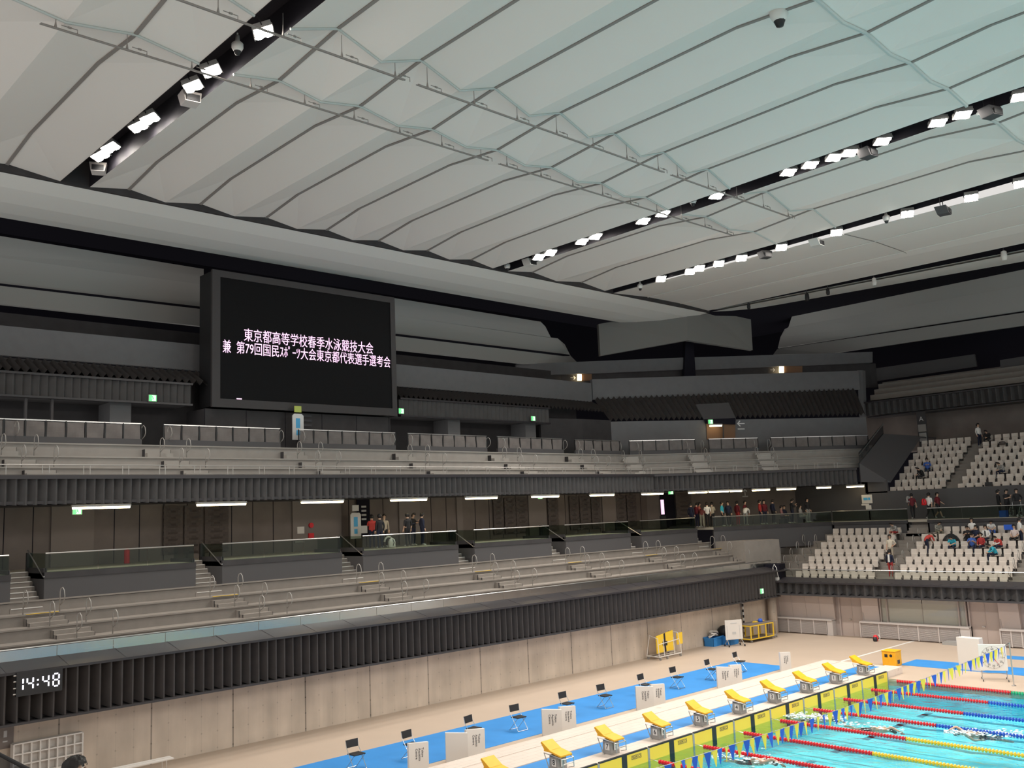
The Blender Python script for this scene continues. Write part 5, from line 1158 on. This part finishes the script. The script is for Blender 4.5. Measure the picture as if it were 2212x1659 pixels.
def segd(p, a, b):
    ab = b-a; t = max(0, min(1, (p-a).dot(ab)/max(ab.length_squared, 1e-9))); return (p-a-ab*t).length
BODY = {}
def body(kind):
    if kind in BODY: return BODY[kind]
    J = pose(kind); names = list(J); me = bpy.data.meshes.new('rig_'+kind)
    me.from_pydata([J[n] for n in names], [(names.index(a), names.index(b)) for a, b, _ in BON], [])
    ob = bpy.data.objects.new('rig', me); COL.objects.link(ob)
    sk = ob.modifiers.new('skin', 'SKIN'); sk.use_smooth_shade = True
    for i, n in enumerate(names):
        r = RAD.get(n) or RAD[n[:2]]; me.skin_vertices[0].data[i].radius = (r*1.12, r*.85) if n in ('pelvis', 'chest') else (r, r)
        me.skin_vertices[0].data[i].use_root = (n == 'pelvis')
    sb = ob.modifiers.new('sub', 'SUBSURF'); sb.levels = 1; sb.render_levels = 1
    dg = bpy.context.evaluated_depsgraph_get(); m = bpy.data.meshes.new_from_object(ob.evaluated_get(dg)); m.name = 'person_'+kind
    bpy.data.objects.remove(ob)
    bm = bmesh.new(); bm.from_mesh(m)
    for f in bm.faces:
        c = f.calc_center_median(); best = min(BON, key=lambda B: segd(c, J[B[0]], J[B[1]])-.45*min(RAD.get(B[0]) or RAD[B[0][:2]], RAD.get(B[1]) or RAD[B[1][:2]]))
        f.material_index = best[2]; f.smooth = True
    # hands: palm, four fingers, thumb
    for n, s in (('L', -1), ('R', 1)):
        w, e = J['wr'+n], J['el'+n]; d = (w-e).normalized(); sd = d.cross(V3(0, 1, .2)); sd = sd.normalized() if sd.length > .1 else V3(1, 0, 0); up = sd.cross(d)
        def bar(p, q, r0, r1):
            dd = (q-p).normalized(); x = dd.cross(up).normalized() if abs(dd.dot(up)) < .95 else sd; y = dd.cross(x)
            vs = [bm.verts.new(p+x*r0*a+y*r0*.6*b) for a, b in ((-1,-1),(1,-1),(1,1),(-1,1))]+[bm.verts.new(q+x*r1*a+y*r1*.6*b) for a, b in ((-1,-1),(1,-1),(1,1),(-1,1))]
            for f in ((0,1,2,3),(7,6,5,4),(0,4,5,1),(1,5,6,2),(2,6,7,3),(3,7,4,0)):
                ff = bm.faces.new([vs[i] for i in f]); ff.material_index = 0; ff.smooth = True
        bar(w-d*.015, w+d*.085, .030, .038)
        for k, ln in enumerate((.062, .075, .070, .054)):
            o0 = w+d*.08+sd*(-.027+.018*k); mid = o0+d*ln*.55+up*.006; bar(o0, mid, .0085, .008); bar(mid, mid+d*ln*.4-up*.018, .008, .006)
        bar(w+d*.03-sd*.03, w+d*.075-sd*.062, .011, .008)
    # nose and ears
    hc = (J['hb']+J['ht'])/2; hd = (J['ht']-J['hb']).normalized()
    fw = V3(0, -1, 0) if kind not in ('bend', 'prone') else V3(0, -.5, -.85).normalized()
    bm.to_mesh(m); bm.free()
    for i in range(6): m.materials.append(M['skin'])
    h = MB(); R_ = .108; nu, nv = 20, 12; rt = fw.cross(hd).normalized(); bk = -fw
    cen = hc+hd*.012-fw*.012
    def sp_(a, b, r):
        r = r*(1+.07*sin(7*a+3*b)*sin(b*5+a)+.03*sin(13*a)); return cen+(rt*cos(a)*sin(b)+bk*sin(a)*sin(b)*1.12+hd*cos(b)*1.12)*r
    for i in range(nu):
        for j in range(nv):
            a0, a1 = 2*pi*i/nu, 2*pi*(i+1)/nu; b0, b1 = pi*.78*j/nv, pi*.78*(j+1)/nv
            mid = sp_((a0+a1)/2, (b0+b1)/2, R_)-cen
            if mid.dot(fw) > .035+.02*sin(9*(a0+a1)) and mid.dot(hd) < .045+.015*sin(11*a0): continue
            h.face([sp_(a0, b0, R_), sp_(a1, b0, R_), sp_(a1, b1, R_), sp_(a0, b1, R_)])
    hm = h.mesh('hair_'+kind, 'hair', True)
    feats = []
    for s in (-1, 1):
        e = MB(); e.cbox(hc+rt*.033*s+fw*.088, (.02, .012, .010)); feats.append(('eye', e.mesh('eye', 'eye')))
    e = MB(); e.cbox(hc+fw*.084-hd*.058, (.04, .01, .008)); feats.append(('mouth', e.mesh('mouth', 'eye')))
    e = MB(); c = hc+fw*.094-hd*.022; e.extrude([c-rt*.014-hd*.012, c+rt*.014-hd*.012, c+hd*.03], fw*.018); feats.append(('nose', e.mesh('nose', 'skin')))
    for s in (-1, 1):
        e = MB(); e.extrude([hc+rt*.088*s-hd*.025, hc+rt*.088*s+hd*.03, hc+rt*.088*s+hd*.03-fw*.03, hc+rt*.088*s-hd*.02-fw*.02], rt*.012*s); feats.append(('ear', e.mesh('ear', 'skin')))
    BODY[kind] = (m, hm, feats, None, J); return BODY[kind]
CL = {}
def cloth(col):
    if isinstance(col, str): return M[col]
    k = tuple(round(c, 3) for c in col)
    if k not in CL: CL[k] = mat('cloth_%d' % len(CL), col, .8)
    return CL[k]
NAVY = (.012, .016, .04); BLK = (.015, .015, .018); MAR = (.13, .012, .02); WHT = (.72, .70, .68); TEAL = (.03, .36, .48); GRY = (.30, .29, .28); RED = (.55, .06, .05); DRED = (.34, .03, .03); BLU = (.05, .12, .42); BEI = (.42, .36, .28); SK = 'skin'; KHA = (.22, .21, .16)
def person(kind, P, rz, top, pants, label, sleeve=None, shin=None, shoe=(.5, .5, .5), group=None, s=1., hair='hair'):
    m, hm, em, nm, J = body(kind)
    o_ = bpy.data.objects.new('person', m); COL.objects.link(o_); o_.location = P; o_.rotation_euler = (0, 0, rz); o_.scale = (s, s, s)
    tag(o_, label, 'person', group)
    for sl, c in zip(o_.material_slots, (SK, top, sleeve or top, pants, shin or pants, shoe)):
        sl.link = 'OBJECT'; sl.material = cloth(c)
    for nme, me in [('hair', hm)]+em:
        c = bpy.data.objects.new(nme, me); COL.objects.link(c); c.parent = o_
    if hair != 'hair':
        c = o_.children[0]; c.material_slots[0].link = 'OBJECT'; c.material_slots[0].material = cloth(hair)
    return o_
def bag(P, lab, m, rz=0, s=1., cat='bag'):
    t = thing('bag', lab, cat, P, rz); b = MB(); b.lathe([(.12*s, 0), (.17*s, .06*s), (.17*s, .28*s), (.12*s, .4*s), (.03*s, .44*s)], (0, 0, 0), 10); b.build('body', m, t, True)
    b = MB(); b.tube([(-.08*s, -.13*s, .1*s), (-.08*s, -.19*s, .25*s), (-.06*s, -.1*s, .4*s)], .018*s, 5); b.tube([(.08*s, -.13*s, .1*s), (.08*s, -.19*s, .25*s), (.06*s, -.1*s, .4*s)], .018*s, 5); b.build('strap', 'blackp', t); return t
G1 = 'people talking on the concourse'
def cl(u, Y=18.6): a = at(u, 1130, 1, Y); return (a.x, Y, 6.75)
person('phone', cl(803, 18.9), 2.6, RED, NAVY, 'person in red and white jacket half hidden at the poster end of the group', WHT, NAVY, group=G1)
person('stand', cl(820, 18.3), 3.0, BLK, NAVY, 'person in black jacket with white-striped sleeves, back turned, at the poster group', BLK, NAVY, group=G1)
person('stand', cl(830, 19.3), -.4, BEI, BLK, 'person in beige jacket with a dark strap at the poster group', BEI, group=G1)
person('stand', cl(880, 18.3), 3.1, BLK, BLK, 'person in black tee with short sleeves, back turned, in the middle of the glass', SK, group=G1)
person('phone', cl(892, 19.1), .2, BLK, NAVY, 'person in dark jacket with red collar facing the group of black tees', NAVY, group=G1)
person('stand', cl(912, 18.5), 1.3, NAVY, NAVY, 'person in navy jacket with white hood at the corner end of the group', NAVY, group=G1)
bag((cl(838, 18.6)[0], 18.3, 6.75), 'white and black sports bag on the floor between the two groups', 'whitep', .3, 1.1)
a = cl(845, 18.5); mb = MB(); mb.tube([(.25*cos(t*pi/8), 0, .3+.25*sin(t*pi/8)) for t in range(9)], .05, 6); single('bag', 'white arched bag handle bundle beside the sports bag', 'bag', mb, 'whitep', (a[0]+.1, 18.9, 6.75), 0, None, True)
G2 = 'people queuing along the angled concourse glass'
def cc(u, d=20.6): a = atn(u, 1115, d); return (a.x, a.y, 6.75)
Q = [(1494, 20.6, 'stand', 1.6, NAVY, NAVY, None, 'person in dark jacket, first in the queue from the signboard doorway'), (1506, 20.9, 'phone', 1.4, MAR, NAVY, None, 'person in maroon top behind the first of the queue'), (1516, 20.3, 'bend', 2.2, (.10, .02, .02), KHA, None, 'person in dark maroon jersey and olive trousers bending to the queue'), (1511, 21.2, 'stand', .5, RED, BLK, None, 'person with red bag strap near the bending one'),
     (1530, 20.7, 'stand', 2.4, WHT, BLK, SK, 'person in white shirt and black trousers in the early queue'), (1537, 20.9, 'phone', 2.0, BEI, BLK, None, 'person in beige shirt close behind the white shirt'), (1561, 20.5, 'akimbo', .4, TEAL, BLK, SK, 'person in teal tee with an arm raised in the queue'), (1574, 20.7, 'stand', -1.2, NAVY, BLK, None, 'person in navy jacket facing the teal tee'),
     (1597, 20.8, 'stand', 1.4, MAR, DRED, None, 'person in maroon top and red trousers under the upward arrow'), (1607, 20.5, 'bend', 1.9, WHT, GRY, SK, 'small bending person in white top beside the red trousers'), (1611, 21.2, 'stand', .2, MAR, NAVY, None, 'person in maroon top standing behind the bending white top'), (1643, 20.6, 'stand', .6, DRED, NAVY, None, 'person in red jacket with white stripe below the pale pillar'),
     (1652, 20.9, 'stand', -.6, MAR, NAVY, None, 'person in maroon jacket close to the red jacket'), (1671, 20.6, 'stand', 1.2, NAVY, BLK, None, 'person in navy jacket with white-striped trousers'), (1689, 20.7, 'sit', .4, (.25, .12, .13), BLK, None, 'person in patterned top sitting low against the glass'), (1698, 21.0, 'sit', -.2, NAVY, NAVY, None, 'person in navy sitting behind the patterned top'),
     (1709, 20.7, 'phone', .9, BLK, NAVY, None, 'person in black jacket over white shirt holding something'), (1730, 20.6, 'sit', .2, GRY, GRY, None, 'person in grey hoodie sitting on the corner ledge'), (1746, 20.8, 'stand', -.3, BLK, GRY, None, 'person in black top and grey trousers at the corner end of the queue')]
for u, d, k, rz, tp, pa, sl, lab in Q:
    person(k, cc(u, d), rz, tp, pa, lab, sl, group=G2)
# keep neighbours from standing inside one another
def relax(grp, lim):
    P = [o for o in COL.objects if o.get('group') == grp and o.get('category') == 'person']
    for _ in range(30):
        for i, a in enumerate(P):
            for b in P[i+1:]:
                d = Vector((b.location.x-a.location.x, b.location.y-a.location.y, 0)); n = d.length
                if n < lim:
                    d = (d/n if n > .01 else Vector((1, 0, 0)))*(lim-n)/2; a.location -= d; b.location += d
relax(G2, .58); relax(G1, .5)
for o_ in [o for o in COL.objects if o.get('group') == G2 and o.data.name.startswith('person_sit')]:
    mb = MB(); mb.box((-.2, -.17, 0), (.2, .2, .33)); single('stool', 'dark low stool under the '+{'pat': 'patterned', 'nav': 'navy', 'gre': 'grey hooded'}[[k for k in ('navy', 'patterned', 'grey') if k in o_['label']][0][:3]]+' sitter in the queue', 'stool', mb, 'blackp', o_.location, o_.rotation_euler.z)
p = cc(1552, 22.6); mb = MB(); mb.box((-.5, -.35, .68), (.5, .35, .72)); 
for x in (-.45, .45):
    for y in (-.3, .3): mb.tube([(x, y, 0), (x, y, .68)], .02, 5)
single('table', 'pale folding table behind the queue beside the teal tee', 'table', mb, 'boardw', p, RC)
G3 = 'people on the far concourse'
def fr(u, X=19.7): a = at(u, 1105, 0, X); return (X, a.y, 6.75)
o1 = person('walk', fr(1972, 19.9), pi/2+.5, MAR, BLK, 'person in maroon tee and silver-white cap walking on the far concourse', SK, hair=(.6, .6, .62), group=G3)
o2 = person('walk', fr(2011, 19.7), pi/2-.2, WHT, BLK, 'person in white tee with red backpack walking on the far concourse', SK, group=G3)
o3 = person('walk', fr(2026, 20.1), -.2, MAR, BLK, 'person in maroon tee and dark shorts striding beside the white tee', SK, SK, group=G3)
bag((19.6, fr(2003)[1]+.12, 7.65), 'red backpack on the back of the walking white tee', 'red', -pi/2, 1.0)
bag((19.9, fr(1963)[1]+.05, 7.85), 'silver patterned bag carried by the capped walker', 'grey', -pi/2, 1.0)
person('stand', fr(2161, 20.2), .5, BLK, BLK, 'person all in black standing by the wheelchair, pool-corner side', group=G3)
person('phone', fr(2177, 20.0), -.6, BLK, BLK, 'person in black tee holding a white card by the wheelchair', SK, group=G3)
person('akimbo', fr(2199, 20.0), -.9, BLK, BLK, 'person in black jacket with hand raised behind the wheelchair', group=G3)
t = thing('wheelchair', 'dark wheelchair parked behind the glass on the far concourse', 'wheelchair', fr(2195, 19.3), -pi/2)
for s in (-.28, .28):
    b = MB(); b.tube([(s, .3*cos(k*pi/9), .3+.3*sin(k*pi/9)) for k in range(19)], .02, 6); b.build('wheel', 'grey', t)
    b = MB(); b.tube([(s*.8, -.45, .09+.09*sin(k*pi/5)) if False else (s*.8, -.42+.08*cos(k*pi/5), .09+.08*sin(k*pi/5)) for k in range(11)], .015, 5); b.build('caster', 'grey', t)
b = MB(); b.box((-.22, -.2, .45), (.22, .2, .5)); b.box((-.22, .2, .5), (.22, .24, .95)); b.build('seat', 'blackp', t)
b = MB()
for s in (-.24, .24): b.tube([(s, .35, .95), (s, .22, .9), (s, .22, .3), (s, -.3, .3), (s, -.45, .08)], .015, 5)
b.build('frame', 'steel', t)
mb = MB(); mb.box((-.2, -.2, 0), (.2, .2, .42)); single('storage_box', 'bright blue box on the far concourse floor beside the wheelchair', 'box', mb, 'flagb', fr(2168, 19.2))
# seated and standing among the cream seats
G4 = 'spectators among the cream seats'
relax(G3, .6)
TAKEN = set()
def sit_on(o_):
    best = min((q for q in COL.objects if q.get('category') == 'seat' and q.name not in TAKEN), key=lambda q: (q.location-o_.location).length)
    TAKEN.add(best.name); o_.location = best.location+Vector((-.19, 0, .04))
    for c in best.children:
        if c.name.startswith('folded_seat'): c.rotation_euler = (0, -pi/2, 0); c.location = (.14, 0, .44)
def row(r, u, v=1180): X = 13.0+.85*r; a = at(u, v, 0, X-.15); return (X-.06, a.y, 2.98+.417*r+.0)
R90 = -pi/2
person('slump', row(6, 1957), R90-.4, GRY, DRED, 'person in grey hoodie and red trousers sitting at the aisle, top lower row', None, SK, group=G4)
person('slump', row(6, 2008), R90+.9, (.26, .25, .22), KHA, 'person in grey-green sweater crouching at the far edge of the aisle top', group=G4)
person('sit', row(6, 2105), R90, WHT, NAVY, 'person in white tee on the top lower row, nearer the aisle', SK, group=G4)
person('slump', row(6, 2140), R90+.5, WHT, BLU, 'person in white tee leaning to one side on the top lower row', SK, group=G4)
person('read', row(5, 2096), R90+.4, BLK, BLK, 'person in black tee turned to a neighbour, second row from the top', SK, group=G4)
person('sit', row(5, 2113), R90-.4, NAVY, NAVY, 'person in navy tee beside the black tee, second row from the top', SK, group=G4)
person('sit', row(5, 2132), R90, WHT, NAVY, 'person in white shirt with dark tie, second row from the top', None, group=G4)
mb = MB(); a = row(5, 2131); mb.extrude([(-.2, -.03, .93), (-.2, .03, .93), (-.22, .04, .6), (-.22, 0, .55), (-.22, -.04, .6)], (.02, 0, 0)); tie = mb.build('necktie', 'blackp'); tie.parent = COL.objects[-1] if False else [o for o in COL.objects if o.get('label', '').startswith('person in white shirt with dark tie')][0]; tie.rotation_euler = (0, 0, pi/2); tie.location = (0, .07, .0)
person('bend', row(4, 2000), 0.9, RED, NAVY, 'person in red tee and dark trousers bending over a seat by the aisle', SK, group=G4)
person('slump', row(4, 2059), R90, TEAL, NAVY, 'person in teal tee below the black umbrella', SK, group=G4)
t = thing('umbrella', 'open black umbrella resting on seats behind the teal tee', 'umbrella', (row(5, 2057)[0]-.15, row(5, 2057)[1], 2.98+.417*5+.25)); b = MB(); b.lathe([(.52, .0), (.48, .22), (.34, .42), (.16, .54), (.02, .58)], (0, 0, 0), 12); b.build('canopy', 'blackp', t, True); b = MB(); b.tube([(0, 0, -.2), (0, 0, .64)], .012, 5); b.build('shaft', 'grey', t)
person('read', row(4, 2100), R90+.2, BLU, NAVY, 'person in blue patterned tee in the middle of the seated group', SK, group=G4)
person('sit', row(4, 2124), R90-.2, DRED, NAVY, 'person in navy and red jacket beside the blue tee', None, group=G4)
person('slump', row(4, 2163), R90-.5, RED, NAVY, 'person in red tee stretching across a seat', WHT, group=G4)
person('slump', row(3, 2155), R90-.9, TEAL, NAVY, 'person in bright teal top reclining along the fourth row', TEAL, group=G4)
person('stand', row(5, 2207), R90+2.2, WHT, NAVY, 'person in white tee standing at the end of the seated group', SK, group=G4)
person('sit', row(5, 2195), R90, (.6, .5, .48), BLK, 'person in pale top with a lanyard sitting beside the standing white tee', SK, group=G4)
person('akimbo', row(3, 1922), R90+.2, (.62, .55, .45), BEI, 'person in cream tee standing at the row end beside the aisle', SK, group=G4)
person('stand', row(1, 1922, 1220), R90+pi, NAVY, DRED, 'person in navy and white jacket climbing the aisle, back turned', NAVY, DRED, group=G4)
a = row(1, 1922, 1220); mb = MB(); mb.box((-.05, .10, .95), (.05, .16, 1.42)); w_ = mb.build('white_panel', 'whitep'); w_.parent = [o for o in COL.objects if o.get('label', '').startswith('person in navy and white jacket')][0]; w_['label'] = 'white back panel of the jacket'
def urow(r, u, v=960): X = 21.7+.85*r; a = at(u, v, 0, X-.15); return (X-.06, a.y, UF[r])
G5 = 'spectators in the upper cream seats'
person('slump', urow(2, 1990, 1005), R90-.6, BLK, BLK, 'person in black slumped in the upper block by the dark wall', group=G5)
person('read', urow(3, 2003, 990), R90+.4, BLU, NAVY, 'person in blue top turned to the slumped black figure', group=G5)
person('slump', urow(2, 2160, 1020), R90-.5, GRY, NAVY, 'person in grey top stretched over the upper middle seats', group=G5)
person('stand', urow(7, 2114, 945), -.4, WHT, NAVY, 'person in white shirt standing at the top of the upper aisle', None, group=G5)
person('slump', urow(7, 2140, 940), R90, BLK, BLK, 'person under black clothing with white cap in the top upper row', group=G5, hair=(.7, .7, .7))
mb = MB(); mb.box((-.12, -.2, 0), (.12, .2, .25)); a = urow(0, 2137, 1050); single('bag', 'small dark bag on an upper front-row seat', 'bag', mb, 'blackp', (a[0]-.15, a[1], a[2]+.55))
mb = MB(); mb.lathe([(.2, 0), (.24, .08), (.18, .2), (.05, .24)], (0, 0, 0), 10); a = urow(6, 2165, 955); single('bag', 'brownish bag lying on a seat in the upper middle block', 'bag', mb, 'curtain', (a[0]-.12, a[1], a[2]+.5), 0, None, True)
mb = MB(); mb.box((-.1, -.25, 0), (.1, .25, .3)); a = row(6, 2184); single('bag', 'navy and white bag on the top lower row', 'bag', mb, 'flagb', (a[0]-.1, a[1], a[2]+.55))
for o_ in [o for o in COL.objects if o.get('category') == 'person' and o.get('group') in ('spectators among the cream seats', 'spectators in the upper cream seats') and o.data.name.split('_')[1][:4] in ('sit', 'slum', 'read')]:
    sit_on(o_)
# spectator whose hair shows at the bottom edge
a = CAMP+ray(160, 1652)*9.5
person('stand', (a.x, a.y, a.z-1.63), .9, NAVY, NAVY, 'dark-haired person whose head top shows at the bottom edge beside the rail')
mb = MB(); mb.box((a.x-.6, a.y-.6, a.z-2.2), (a.x+.6, a.y+.6, a.z-1.63)); struct('floor_near_step', mb, 'bench')
# ---- swimmers and white water
def swimmer(u, v, rz, lab, n, seed):
    P = at(u, v, 2, WZ); person('prone', (P.x, P.y, WZ-.10), rz, SK, BLK, lab, SK, SK, SK)
    random.seed(seed); mb = MB()
    for i in range(n*5):
        f = random.random(); r = random.uniform(.015, .065); x = random.gauss(0, .24); y = random.uniform(-.9, 1.6); z = random.uniform(-.03, .05)
        mb.lathe([(r*.3, -r*.2), (r, 0), (r*.8, r*.25), (r*.2, r*.35)], (x, y, z), 6)
    o_ = mb.build('splash_foam', 'foam', None, True, 0, (P.x, P.y, WZ)); o_.rotation_euler = (0, 0, rz); tag(o_, lab.replace('swimmer', 'white water around the swimmer'), 'water splash', None, 'stuff')
swimmer(2100, 1582, pi+.35, 'swimmer ploughing along the blue rope toward the blocks', 70, 1)
swimmer(1775, 1550, .25, 'swimmer setting off beneath block 3', 80, 2)
swimmer(1640, 1640, .2, 'swimmer near the bottom edge under the pennants', 40, 3)
swimmer(1900, 1572, .1, 'swimmer low in the water past the pennants', 16, 4)
